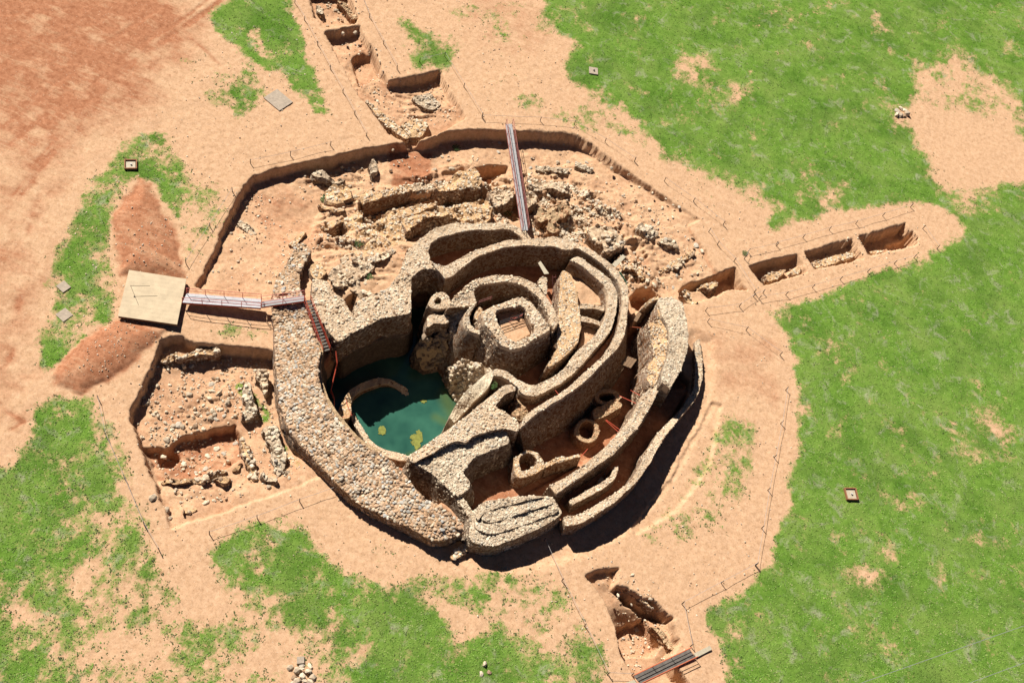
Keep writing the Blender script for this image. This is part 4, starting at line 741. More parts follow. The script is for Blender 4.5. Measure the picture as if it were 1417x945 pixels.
# trench walls
TG = 'stone footings in the trenches'
def foot(label, poly, z, mt=M_EARTH, st=.34): return mass('stone_footing', label, 'stone footing', poly, z, z-1.2, .1, st, mt, rough=.16, group=TG, cov=.85)
foot('line of stones down the east trench middle cell', E1((370, 560), (480, 520), (620, 480), (730, 460), (740, 490), (600, 540), (460, 590), (400, 600)), -.65)
foot('stones in the east trench cell nearest the fort', E1((-20, 660), (60, 630), (160, 600), (150, 640), (60, 710), (0, 700)), -.7)
foot('pair of small stone heaps at the end of the first east cell', E1((195, 630), (290, 590), (270, 640), (220, 660)), -.5)
foot('thin stone line in the east trench far cell', E1((835, 462), (940, 445), (970, 460), (880, 478)), -.9)
foot('dark stone line along the west side of the top trench box', H2((600, 560), (640, 575), (780, 690), (860, 770), (830, 775), (720, 700), (650, 620)), -.45)
foot('scatter of pale stones in the top trench box', H2((860, 540), (960, 520), (1030, 580), (980, 610), (900, 590)), -.6, M_GREYW)
foot('pale stones along the south lip of the top trench box', H2((800, 690), (900, 650), (960, 690), (920, 760), (850, 760)), -.45, M_EARTH, .4)
foot('stones at the far end of the top trench', T1((340, 30), (390, 60), (400, 130), (350, 100)), -.5, M_GREYW)
foot('broken wall edge on the right side of the far top trench', T1((510, 10), (590, 30), (640, 100), (690, 150), (640, 170), (590, 100)), -.2, M_RED)
foot('row of white stones along the diagonal cut of the south-east trench', C1((640, 385), (700, 395), (800, 440), (900, 500), (960, 570), (985, 585), (940, 560), (850, 480), (720, 405)), -.55, M_EARTH, .3)
foot('stone edge on the lower right of the south-east trench', C1((930, 720), (1000, 770), (1060, 840), (1120, 920), (1150, 890), (1090, 800), (1010, 740)), -.9, M_RED, .3)
# ------------------------------------------------------------------ platform, footbridges, stairs, rails
def gz(p): return float(gh(p[0], p[1]))
def plat():
    c = P([(178.5, 373.5), (258, 386), (245, 449), (163, 437.5)], .72)
    t = empty('viewing_platform', tuple(c.mean(0)*[1, 1, 0]), 'square pale timber viewing platform between two red spoil ramps', 'platform')
    o = np.array(t.location); mb = MB(); n = 12
    for i in range(n):
        a, b = i/n, (i+1)/n-.0012; q = [c[0]*(1-a)+c[3]*a, c[1]*(1-a)+c[2]*a, c[1]*(1-b)+c[2]*b, c[0]*(1-b)+c[3]*b]
        top = np.array(q)-o; mb.add(np.r_[top, top-[0, 0, .05]], [[3, 2, 1, 0], [4, 5, 6, 7], [0, 1, 5, 4], [1, 2, 6, 5], [2, 3, 7, 6], [3, 0, 4, 7]], .5)
    mb.build('deck', M_PLANKD, t)
    for i in range(4):
        a = c[i]-o; b = c[(i+1) % 4]-o; mb = MB(); ctr = c.mean(0)-o; a = a+(ctr-a)*.012; b = b+(ctr-b)*.012; dn = np.array([0, 0, .30]); off = np.array([0, 0, .055])
        d = (b-a)/np.linalg.norm(b-a); x = np.array([-d[1], d[0], 0])*.06
        mb.add([a-off, b-off, b-off-dn*1.3, a-off-dn*1.3, a-off-x, b-off-x, b-off-dn*1.3-x, a-off-dn*1.3-x], [[0, 1, 2, 3], [7, 6, 5, 4], [0, 4, 5, 1], [1, 5, 6, 2], [2, 6, 7, 3], [3, 7, 4, 0]], .4); mb.build('side_board', M_WDARK, t)
    def ln(a, b, w=.03):
        mb = MB(); A = at(*W3(a)[0], .735)-o; B = at(*W3(b)[0], .735)-o; mb.bar(A, B, w, .012); mb.build('thin_dark_line', M_LINE, t)
    ln((180, 265), (246, 425), .04); ln((182, 267), (340, 269), .02); ln((212, 356), (400, 350), .02)  # thin dark bars laid on the deck
    mb = MB(); p = at(*W3((211, 356))[0], .74)-o; mb.tube([p, p+[0, 0, .05]], .06, 8); mb.build('center_stud', M_LINE, t)
M_PLANKD = simple('platform_plank', (.86, .67, .43), .75, 0, .10, 1.2)
plat()
def rail(t, name, pts, m, r=.035, h=.95, every=2., mid=True, base=0.):
    """handrail along pts (given at deck level, local): top rail, mid rail and stanchions"""
    pts = np.array(pts); mb = MB(); mb.tube(pts+[0, 0, h], r, 6)
    o = mb.build(name, m, t)
    if mid: mb = MB(); mb.tube(pts+[0, 0, h*.5], r*.7, 5); mb.build('mid_rail', m, o)
    L = np.r_[0, np.cumsum(np.linalg.norm(np.diff(pts, axis=0), axis=1))]; k = max(2, int(round(L[-1]/every))+1)
    for s in np.linspace(0, L[-1], k):
        p = np.array([np.interp(s, L, pts[:, j]) for j in range(3)]); mb = MB(); mb.tube([p-[0, 0, .12+base], p+[0, 0, h]], r*.9, 6); mb.build('stanchion', m, o)
def bridge(name, label, a0, a1, b0, b1, md, mr, npan=8, rails=(1, 1), h=.95, girder=True, cat='footbridge', mid=True):
    """deck between the traced edges a0->a1 and b0->b1 (world points)"""
    o = (a0+a1+b0+b1)/4; t = empty(name, tuple(o*[1, 1, 0]), label, cat); o = o*[1, 1, 0]
    mb = MB()
    for i in range(npan):
        f, g = i/npan, (i+1)/npan-.0015; q = np.array([a0+(a1-a0)*f, b0+(b1-b0)*f, b0+(b1-b0)*g, a0+(a1-a0)*g])-o
        mb.add(np.r_[q, q-[0, 0, .04]], [[0, 1, 2, 3], [7, 6, 5, 4], [0, 4, 5, 1], [1, 5, 6, 2], [2, 6, 7, 3], [3, 7, 4, 0]], .3)
    mb.build('deck', md, t)
    for k, (p, q) in enumerate(((a0, a1), (b0, b1))):
        p = p-o; q = q-o
        if girder: mb = MB(); mb.bar(p-[0, 0, .14], q-[0, 0, .14], .07, .2); mb.build('girder', mr, t)
        if rails[k]: rail(t, 'handrail', [p, q], mr, h=h, mid=mid)
    return t
def zp(p, z): return at(p[0][0], p[0][1], z)
bridge('footbridge', 'long grey footbridge with pink rails from the north bank to the fort', zp(N2((588, 70)), .12), zp(N2((722, 940)), 2.15), zp(N2((640, 70)), .12), zp(N2((772, 940)), 2.15), M_DECK, M_PINKP, 10)
bridge('footbridge', 'pale grey footbridge with red rails from the square platform to the rampart', zp(W3((640, 330)), .78), zp(W3((1248, 378)), 1.1), zp(W3((605, 405)), .78), zp(W3((1246, 450)), 1.1), M_BLUED, M_REDP, 8)
bridge('landing', 'dark landing with red rails crossing the rampart to the stairway head', zp(W3((1250, 395)), 1.15), zp(K8((300, 170)), 2.05), zp(W3((1250, 440)), 1.15), zp(K8((300, 215)), 2.05), M_DECK, M_REDP, 4, cat='walkway')
bridge('footbridge', 'short dark bridge with orange rails across the south-east trench', zp(H8((985, 755)), .2), zp(H8((675, 905)), .2), zp(H8((1020, 805)), .2), zp(H8((715, 950)), .2), M_DECKD, M_ORNG, 6, h=.6)
def stairway():
    a0 = zp(K8((300, 212)), 2.2); a1 = zp(K8((452, 640)), .2); b0 = zp(K8((352, 208)), 2.2); b1 = zp(K8((512, 622)), .2)
    o = np.array([a0[0], a0[1], 0]); t = empty('stairway', tuple(o), 'dark timber stairway with orange-red rails going down beside the pool', 'stairs'); n = 16
    for i in range(n):
        f, g = i/n, (i+.86)/n; z0 = a0[2]+(a1[2]-a0[2])*(i/n); q = np.array([a0+(a1-a0)*f, b0+(b1-b0)*f, b0+(b1-b0)*g, a0+(a1-a0)*g])-o; q[:, 2] = z0
        mb = MB(); mb.add(np.r_[q, q-[0, 0, .05]], [[0, 1, 2, 3], [7, 6, 5, 4], [0, 4, 5, 1], [1, 5, 6, 2], [2, 6, 7, 3], [3, 7, 4, 0]], .3); mb.build('tread', M_DECKD, t)
    for p, q in ((a0-o, a1-o), (b0-o, b1-o)):
        mb = MB(); mb.bar(p-[0, 0, .1], q-[0, 0, .1], .06, .22); mb.build('stringer', M_REDP, t); rail(t, 'handrail', [p, q], M_REDP, h=.9)
stairway()
def rod(name, label, cat, pts, m, r=.03, group=None):
    pts = np.array(pts); o = pts[0].copy(); mb = MB(); mb.tube(pts-o, r, 6); ob = mb.build(name, m); ob.location = o; return tag(ob, label, cat, group)
t = empty('pipe_rail', tuple(zp(K8((560, 630)), .2)), 'bent red pipe rail leading from the stair foot down to the pool', 'railing'); o = np.array(t.location)
pp = np.array([zp(K8((560, 625)), .9), zp(K8((572, 720)), .2), zp(K9((560, 60)), -.6), zp(K9((520, 228)), -1.6), zp(K9((545, 300)), -2.0), zp(K9((545, 400)), -2.6)])-o
mb = MB(); mb.tube(pp, .06, 6); mb.build('top_rail', M_REDP, t)
for p in pp[1:]: mb = MB(); mb.tube([p, p-[0, 0, .9]], .035, 6); mb.build('stanchion', M_REDP, t)
mb = MB(); mb.tube(pp-[0, 0, .45], .03, 5); mb.build('mid_rail', M_REDP, t)
# rail set inside the tower
def tower_rail():
    z = 2.36; a = zp(K3((765, 300)), z); b = zp(K3((955, 235)), z); t = empty('guard_rail', tuple(a), 'black and red metal guard rail standing inside the tower', 'railing'); o = np.array(t.location)
    for h in (.9, .6, .3): mb = MB(); mb.tube([a-o+[0, 0, h], b-o+[0, 0, h]], .035, 5); mb.build('rail', M_STEEL, t)
    for f in (0, .5, 1): p = a+(b-a)*f-o; mb = MB(); mb.tube([p, p+[0, 0, .95]], .03, 5); mb.build('stanchion', M_STEEL, t)
    p = (b-a)*.45; q = b-a; mb = MB(); mb.tube([p+[0, 0, .05], q+[0, 0, .8]], .02, 5); mb.build('brace', M_REDP, t)
    mb = MB(); mb.tube([p+[0, 0, .75], q+[0, 0, .45]], .02, 5); mb.build('brace', M_REDP, t)
    return t
tower_rail()
def frail(label, a, b, m=M_PINKP):
    t = empty('guard_rail', tuple(a), label, 'railing'); o = np.array(t.location)
    for h in (.85, .5): mb = MB(); mb.tube([a-o+[0, 0, h], b-o+[0, 0, h]], .02, 5); mb.build('rail', m, t)
    for p in (a-o, b-o): mb = MB(); mb.tube([p, p+[0, 0, .9]], .03, 5); mb.build('stanchion', m, t)
frail('thin red guard rail between the arc-shaped wall and the tower', zp(K3((600, 130)), 1.5), zp(K3((700, 95)), 1.5))
def ladder(label, a, b, m, w=.4, n=7):
    d = (b-a)/np.linalg.norm(b-a); x = np.cross(d, [0, 0, 1.]); x = x/np.linalg.norm(x)*w/2 if np.linalg.norm(x) > .05 else np.array([w/2, 0, 0]); t = empty('ladder', tuple(a), label, 'ladder')
    for s in (-1, 1): mb = MB(); mb.tube([s*x, b-a+s*x], .03, 5); mb.build('side_rail', m, t)
    for i in range(n): p = (b-a)*(i+.5)/n; mb = MB(); mb.tube([p-x, p+x], .022, 5); mb.build('rung', m, t)
ladder('faded red ladder rail in the dark passage east of the tower', zp(K2((290, 640)), .2), zp(K2((275, 420)), 2.4), M_PINKP)
ladder('short pale ladder at the west foot of the tower', zp(K3((590, 330)), 1.0), zp(K3((625, 250)), 2.2), M_EARTH, .3, 5)
def plank(name, label, pts, z, m, th=.07, cat='plank', group=None):
    p = P(pts, z); o = p.mean(0); q = p-o; mb = MB()
    if np.sum(q[:, 0]*np.roll(q[:, 1], -1)-np.roll(q[:, 0], -1)*q[:, 1]) < 0: q = q[::-1]
    n = len(q); mb.add(np.r_[q, q-[0, 0, th]], [list(range(n)), list(range(2*n-1, n-1, -1))]+[[i, i+n, (i+1) % n+n, (i+1) % n] for i in range(n)], .5); ob = mb.build(name, m); ob.location = o; return tag(ob, label, cat, group)
plank('plank', 'pale wide plank bridging a hollow outside the long curved wall', K2((748, 330), (838, 248), (862, 270), (778, 355)), .75, M_PLANK, .08)
plank('plank', 'tan plank standing over the dark gap beside the small arched wall', E2((100, 375), (135, 305), (168, 312), (125, 385)), 1.4, M_WDARK)
plank('plank', 'sunlit soil ledge, drawn as a pale board, beside the narrow stump north of the tower', K2((145, 318), (165, 302), (235, 405), (197, 410)), 1.2, M_PLANK)  # made-up board in place of a sunlit soil ledge
plank('plank', 'pale plank at the right end of the short dark bridge', H8((1008, 780), (1098, 735), (1110, 757), (1022, 803)), .16, M_PLANK)
plank('plank', 'pale plank at the left end of the short dark bridge', H8((620, 945), (680, 925), (700, 955), (640, 975)), .16, M_PLANK)
def boards():
    q = K4((818, 375), (870, 308), (955, 340), (905, 410)); p = P(q, 1.2); t = empty('board_cover', tuple(p.mean(0)), 'brown wooden board cover lying over the trench near the dark silo', 'boards'); o = p.mean(0); p = p-o
    for i in range(4):
        a, b = i/4, (i+1)/4-.03; v = [p[0]*(1-a)+p[3]*a, p[1]*(1-a)+p[2]*a, p[1]*(1-b)+p[2]*b, p[0]*(1-b)+p[3]*b]; v = np.array(v); mb = MB()
        mb.add(np.r_[v, v-[0, 0, .05]], [[3, 2, 1, 0], [4, 5, 6, 7], [0, 1, 5, 4], [1, 2, 6, 5], [2, 3, 7, 6], [3, 0, 4, 7]], .4); mb.build('board', M_WDARK, t)
boards()
ladder('old timber ladder slanting down into the trench below the board cover', zp(K4((700, 560)), -.9), zp(K4((830, 400)), 1.1), M_WDARK, .5, 6)
rod('stake', 'thin white stake standing in the gap near the tan plank', 'stake', [zp(E2((132, 445)), 1.), zp(E2((132, 445)), 2.6)], M_WHITE, .035)
plank('white_board', 'narrow bright white board against the eroded rubble wall', K2((308, 712), (328, 690), (325, 830), (306, 872)), 1.75, M_WHITE, .5, cat='board')
def netting():
    mb = MB(); a = [zp(K2((805, 385)), 2.7), zp(K2((835, 420)), 2.7), zp(K2((862, 465)), 2.65), zp(K2((878, 515)), 2.6)]; v = []; f = []
    for i, p in enumerate(a):
        for k in range(4): v.append(p+[.05*k+.12*(k > 0), .03*math.sin(i*2+k), -.45*k+.06*math.sin(i*3+k)])
    for i in range(3):
        for k in range(3): f.append([i*4+k, i*4+k+1, (i+1)*4+k+1, (i+1)*4+k])
    mb.add(v, f, .5); o = mb.build('netting', M_GREEN); o.modifiers.new('thick', 'SOLIDIFY').thickness = .03; tag(o, 'strip of green netting hanging on the outside of the long curved wall', 'netting')
netting()
RG = 'red tie rods across the trench'
rod('tie_rod', 'short red rod spanning the curved corridor between the two ring walls', 'rod', [zp(K4((285, 590)), 2.2), zp(K4((325, 640)), 2.35)], M_REDP, .03)
rod('tie_rod', 'red rod crossing the trench beside the dark silo', 'rod', [zp(K4((810, 635)), .9), zp(K4((945, 697)), 2.4)], M_REDP, .03)
rod('tie_rod', 'red rod near the sandy bank above the dark silo', 'rod', [zp(K4((900, 590)), 1.4), zp(K4((978, 632)), 2.4)], M_REDP, .03)
rod('tie_rod', 'upper of two close red rods below the dark silo', 'rod', [zp(K6((465, 240)), .4), zp(K6((580, 325)), 2.4)], M_REDP, .025)
rod('tie_rod', 'lower of two close red rods below the dark silo', 'rod', [zp(K6((460, 245)), .2), zp(K6((565, 340)), 2.3)], M_REDP, .025)
rod('tie_rod', 'red rod between the middle silo and the low cream-topped wall', 'rod', [zp(K6((255, 545)), .6), zp(K6((315, 478)), .7)], M_REDP, .03)
rod('tie_rod', 'orange rod lying across the gap by the thin white stake', 'rod', [zp(E2((60, 425)), 1.2), zp(E2((160, 435)), 1.3)], M_ORNG, .03)
rod('rope', 'fallen red rope on the small ledge above the pool', 'rope', [zp(K9((640, 300)), -3.05), zp(K9((655, 360)), -3.05), zp(K9((690, 440)), -3.05), zp(K9((600, 460)), -3.05)], M_REDP, .03)
def coverstone():
    q = K6((395, 655), (430, 700), (462, 735), (400, 790), (382, 720)); 
    plank('slab', 'flat grey slab leaning behind the curved partition wall', K6((400, 735), (428, 705), (462, 738), (402, 785)), .4, M_CONC, .12, cat='slab')
coverstone()
# ------------------------------------------------------------------ fence: posts and ropes
mb = MB(); mb.tube([(0, 0, -.15), (0, 0, .74)], .045, 6); mb.box((0, 0, .745), (.07, .07, .03)); pz = mb.build('fence_post', M_POST); used = [0]
def post(u, v, label):
    p = gp(u, v); o = pz if not used[0] else pz.copy()
    if used[0]: COL.objects.link(o)
    used[0] = 1; o.location = p; o.rotation_euler = (random.uniform(-.05, .05), random.uniform(-.05, .05), random.uniform(0, 3)); tag(o, label, 'fence post', 'fence posts round the dig'); return p
def run(label, pts, rlabel, ropes=True, sag=.06):
    ps = [post(u, v, label) for u, v in pts]
    if ropes:
        q = []
        for a, b in zip(ps[:-1], ps[1:]):
            for k in range(6):
                f = k/6; q.append(a+(b-a)*f+[0, 0, .70-sag*4*f*(1-f)])
        q.append(ps[-1]+[0, 0, .70]); q = np.array(q); o = q[0].copy(); mb = MB(); mb.tube(q-o, .018, 5); ob = mb.build('fence_rope', M_ROPE); ob.location = o; tag(ob, rlabel, 'rope', 'ropes of the fence')
def zz(c, *p): return c(*p)
run('iron fence post in the row left of the top trench', [(408, 5)]+zz(T1, (245, 172), (352, 375), (455, 570), (558, 760), (655, 940))+zz(N1, (632, 50)), 'rope on the posts left of the top trench')
run('iron fence post in the row right of the top trench', [(496, -14)]+zz(T1, (774, 148), (890, 365), (1000, 570)), 'rope on the posts right of the top trench')
run('iron fence post in the row above the top trench box', zz(T1, (1000, 570), (1185, 510), (1390, 465))[1:]+zz(H2, (1152, 485), (1252, 650)), 'rope round the far side of the top trench box')
run('iron fence post in the row above the dark north-west scarp', zz(N1, (338, 128), (10, 210))+zz(NWc, (688, 157)), 'rope above the dark north-west scarp')
run('iron fence post in the row along the west scarp', zz(NWc, (688, 157), (540, 385), (358, 675))[1:]+zz(W3, (635, 92)), 'rope along the west scarp toward the platform')
run('iron fence post in the row on the bare bank north of the fort', zz(N2, (395, 25), (870, 45), (1150, 75))+zz(H3, (517, 788), (680, 895))+zz(N3, (345, 40), (577, 200))[1:], 'rope on the bare bank north of the fort', True)
run('iron fence post in the row along the north-east bank', zz(N3, (822, 360), (1058, 525), (1302, 715)), 'rope along the north-east bank')
run('iron fence post in the pair of rows beside the short cross path', zz(N4, (830, 125), (900, 230), (1035, 365), (1200, 620)), 'rope beside the short cross path')
run('iron fence post along the near side of the cross path', zz(N4, (1120, 345), (1150, 290), (1385, 240)), 'rope on the corner above the east trench')
run('iron fence post in the upper row of the east trench', zz(E1, (80, 410), (300, 350), (515, 287), (732, 236), (952, 172), (1178, 100)), 'rope on the upper row of the east trench')
run('iron fence post at the rounded end of the east trench', zz(E1, (1279, 276), (1395, 440)), 'rope round the far end of the east trench')
run('iron fence post in the lower row of the east trench', zz(E1, (1207, 513), (1046, 562), (828, 628), (604, 692), (378, 757), (160, 817), (-60, 850)), 'rope on the lower row of the east trench')
run('iron fence post beside the small trench end east of the fort', zz(E2, (1340, 165), (1155, 150), (1077, 180))[1:]+zz(E2, (960, 262), (685, 297)), 'rope beside the small trench end east of the fort')
run('iron fence post on the north edge of the bare eastern terrace', zz(E2, (702, 386), (1017, 455), (1293, 658)), 'rope on the north edge of the bare eastern terrace')
run('iron fence post in the long row along the eastern grass edge', [(1087, 540), (1080, 586), (1071, 633)]+zz(E3, (840, 225), (790, 535), (737, 842)), 'rope along the eastern grass edge')
run('iron fence post in the row toward the short dark bridge', zz(H8, (1350, 290), (1160, 390), (942, 505), (990, 740)), 'rope toward the short dark bridge')
run('iron fence post in the slanting row left of the south-east trench', zz(C1, (75, 20), (220, 345), (405, 715))+zz(H8, (530, 895), (665, 900)), 'rope on the slanting row left of the south-east trench')
run('iron fence post in the row along the far left edge of the west excavation', zz(crop(0, 472, HS), (545, 320), (590, 530), (690, 760))+zz(B1, (-2, 510), (122, 720)), 'rope along the far left edge of the west excavation')
run('iron fence post in the row below the west excavation', zz(B1, (530, 585), (920, 455), (1268, 320))+zz(Q3c := crop(360, 490, QS), (425, 770)), 'rope below the west excavation')
# overhead cables at the lower right corner
for (a, b, z, lb) in (((1185, 947), (1430, 861), 7., 'upper of two thin pale cables crossing the lower right corner'), ((1335, 947), (1430, 912), 7., 'lower of two thin pale cables crossing the lower right corner')):
    A = at(*a, z); B = at(*b, z); d = B-A; rod('overhead_cable', lb, 'cable', [A-d*1.5, A, (A+B)/2, B, B+d*1.5], M_CABLE, .022)
# ------------------------------------------------------------------ loose things
BM = []
for k in range(6):
    mb = MB(); stones(mb, np.array([[0, 0, 0.]]), 1., None, .75, np.array([[.32, .5, .68, .8, .94, .4][k]]), np.random.default_rng(k+5), .38); BM.append(mb.build('loose_stone', M_GREYW if k % 2 else M_LIME))
bused = [False]*6
def boulder(u, v, s, label, group, cat='stone', dz=0.):
    p = gp(u, v); k = random.randrange(6); o = BM[k] if not bused[k] else BM[k].copy()
    if bused[k]: COL.objects.link(o)
    bused[k] = True; o.location = (p[0], p[1], p[2]+dz); o.scale = (s, s*random.uniform(.75, 1.1), s*random.uniform(.8, 1.1)); o.rotation_euler = (0, 0, random.uniform(0, 6.28)); tag(o, label, cat, group); return o
for (x, y, s, dz) in ((190, 858, 1., 0), (228, 875, 1.2, .1), (255, 838, .9, 0), (300, 850, 1., 0), (210, 912, 1., .0), (258, 908, 1., .25), (290, 882, 1.1, .2), (315, 912, 1.1, 0), (272, 935, .9, .2), (225, 938, 1.3, .1), (255, 870, .8, .3), (300, 942, 1.2, 0), (195, 960, 1.2, 0), (250, 965, 1.3, 0)):
    boulder(*H7((x, y))[0], s*.62, 'white boulder in the small stone pile on the grass near the bottom edge', 'stone pile on the grass', dz=dz)
plank('stone_slab', 'flat tan slab on top of the small stone pile on the grass', H7((228, 797), (268, 795), (268, 832), (226, 836)), .25, M_CONC, .3, cat='slab')
for (x, y) in ((1268, 838), (1250, 893), (1293, 885)): boulder(*H7((x, y))[0], .55, 'one of three pale stones lying in a triangle on the grass at the bottom', 'three stones on the grass')
for (x, y) in ((720, 620), (740, 605), (758, 615), (770, 635), (735, 640), (755, 645), (715, 640)): boulder(*crop(1062, 0, HS)((x, y))[0], .9, 'pinkish stone in the heap at the edge of the bare patch far right', 'stone heap at the bare patch')
pitst = [(500, 335), (325, 490), (225, 500), (440, 340), (210, 630), (165, 705), (215, 720), (195, 735), (230, 745), (290, 800), (360, 825), (395, 815), (430, 830), (350, 850), (475, 740), (520, 750), (560, 730), (610, 765), (640, 720), (690, 730), (770, 740), (700, 770), (530, 825), (600, 850), (715, 445), (665, 485), (500, 520), (440, 580), (485, 570), (410, 670), (600, 655), (530, 690), (800, 630), (760, 620), (860, 745), (300, 940), (95, 920), (60, 810), (90, 650), (130, 640), (580, 745), (660, 760), (540, 720), (670, 700), (740, 690), (790, 690), (620, 545), (680, 540), (730, 560), (650, 600)]
for (x, y) in pitst: boulder(*W1((x, y))[0], random.uniform(.35, .75), 'loose pale stone on the upper floor of the west excavation', 'loose stones on the upper west floor')
for (x, y) in ((440, 370), (570, 300), (635, 305), (710, 245), (620, 405), (275, 310), (300, 165), (95, 150), (720, 300), (765, 280), (800, 350), (770, 375), (605, 690), (325, 810), (300, 740), (185, 640), (830, 165), (860, 200), (1135, 555), (1320, 385), (1300, 480)): boulder(*W2((x, y))[0], random.uniform(.4, .8), 'loose stone in the lower southern half of the west excavation', 'loose stones in the lower west half')
for (x, y) in ((230, 370), (250, 360), (215, 395), (690, 250), (680, 300), (700, 330), (670, 345), (500, 460), (180, 580), (830, 340), (1190, 330), (1330, 320), (1300, 250), (1250, 220), (850, 165), (430, 310), (490, 330), (300, 440)): boulder(*N1((x, y))[0], random.uniform(.35, .8), 'loose stone on the north-west floor of the ring excavation', 'loose stones on the north-west floor')
for (x, y) in ((1035, 320), (1100, 385), (1015, 385), (935, 435), (780, 490), (790, 430), (1190, 410), (1240, 440), (1290, 460), (1250, 385), (530, 300), (540, 225), (1070, 545), (1210, 660), (1230, 620), (1280, 760), (1310, 700), (1180, 670), (820, 780)): boulder(*N2((x, y))[0], random.uniform(.4, .8), 'loose stone near the footbridge on the north floor', 'loose stones near the footbridge')
for (x, y) in ((390, 255), (435, 385), (535, 630), (630, 650), (725, 455), (835, 505), (895, 555), (945, 570), (805, 580), (890, 655), (145, 480), (215, 590), (245, 520), (290, 455), (530, 310), (620, 410), (700, 590), (590, 520), (330, 700), (440, 740), (770, 710)): boulder(*N3((x, y))[0], random.uniform(.3, .6), 'loose stone on the wide open north-east floor', 'loose stones on the north-east floor')
for (x, y) in ((700, 180), (775, 285), (730, 235), (605, 515), (690, 480), (740, 465), (385, 560), (430, 540), (460, 570), (260, 390), (290, 410), (340, 470), (280, 350), (410, 510), (330, 530), (570, 480), (540, 580)): boulder(*N4((x, y))[0], random.uniform(.35, .75), 'loose stone on the east floor between wall and fence', 'loose stones on the east floor')
for (x, y) in ((680, 465), (700, 530), (690, 440), (830, 740), (800, 295), (790, 540), (850, 575), (945, 495), (960, 570)): boulder(*C1((x, y))[0], random.uniform(.3, .55), 'loose white stone in the south-east trench', 'loose stones in the south-east trench')
for (x, y) in ((840, 830), (815, 760), (560, 280), (660, 270), (430, 220), (520, 160), (380, 100), (500, 90)): boulder(*T1((x, y))[0], random.uniform(.35, .6), 'loose stone in the narrow part of the top trench', 'loose stones in the top trench')
# survey markers
def marker(u, v, label, s=1.1, brick=False, ang=.3):
    p = gp(u, v); t = empty('survey_marker', tuple(p), label, 'survey marker'); t.rotation_euler.z = ang
    mb = MB(); mb.box((0, 0, .06), (s, s, .16)); mb.build('concrete_pad', M_CONC if not brick else M_PLANK, t)
    mb = MB(); mb.tube([(0.05, 0, .1), (0.05, 0, .3)], .1, 8); mb.build('stud', M_STEEL if not brick else M_WHITE, t)
    if brick:
        for k in range(4): a = k*math.pi/2; mb = MB(); mb.box((math.cos(a)*s*.62, math.sin(a)*s*.62, .14), (.12 if k % 2 == 0 else s*1.2, s*1.3 if k % 2 == 0 else .12, .3)); mb.build('brick_edge', M_BRICK, t)
marker(821, 99, 'white block marker on the grass north of the fort', 1.2)
marker(181, 229, 'brick-edged marker in the grass above the spoil ramp', 1.0, True, .5)
marker(1177, 684, 'brick-edged marker alone in the eastern field', 1.05, True, .4)
def pad(u, v, label, w, h): 
    p = gp(u, v); mb = MB(); mb.box((0, 0, .03), (w, h, .12)); o = mb.build('concrete_pad', M_CONC); o.location = p; o.rotation_euler.z = -.38; tag(o, label, 'concrete pad')
pad(88, 397, 'upper of two small square pads in the grass left of the platform', 1.1, 1.0); pad(89, 436, 'lower of two small square pads in the grass left of the platform', 1.2, 1.2)
pad(385, 139, 'large bare square pad in the grass left of the top trench', 2.7, 2.2)
# floating algae
def algae(label, pts):
    p = P(pts, WZ+.02); o = p.mean(0); q = []
    for i in range(len(p)):
        a, b = p[i], p[(i+1) % len(p)]
        for k in range(4): c = a+(b-a)*k/4; q.append(c+np.array([math.sin(i*5+k*3), math.cos(i*7+k*2), 0])*.06)
    q = np.array(q)-o
    if np.sum(q[:, 0]*np.roll(q[:, 1], -1)-np.roll(q[:, 0], -1)*q[:, 1]) < 0: q = q[::-1]
    mb = MB(); n = len(q); mb.add(np.r_[q+[0, 0, .03], q-[0, 0, .02]], [list(range(n))]+[[i, i+n, (i+1) % n+n, (i+1) % n] for i in range(n)], .5); ob = mb.build('algae_mat', M_ALGAE); ob.location = o; tag(ob, label, 'algae')
algae('round yellow-green algae mat floating in the middle of the pool', K9((905, 545), (925, 527), (955, 530), (968, 560), (965, 590), (940, 602), (908, 590)))
algae('largest ragged algae mat floating near the south tip of the pool', K9((1215, 570), (1240, 558), (1265, 590), (1268, 650), (1245, 670), (1255, 695), (1210, 730), (1200, 690), (1175, 675), (1170, 650), (1195, 645), (1160, 630), (1175, 600), (1220, 590)))
algae('smallest pale algae scrap floating near the rubble fan', K9((1248, 320), (1275, 315), (1305, 325), (1280, 340), (1262, 338)))
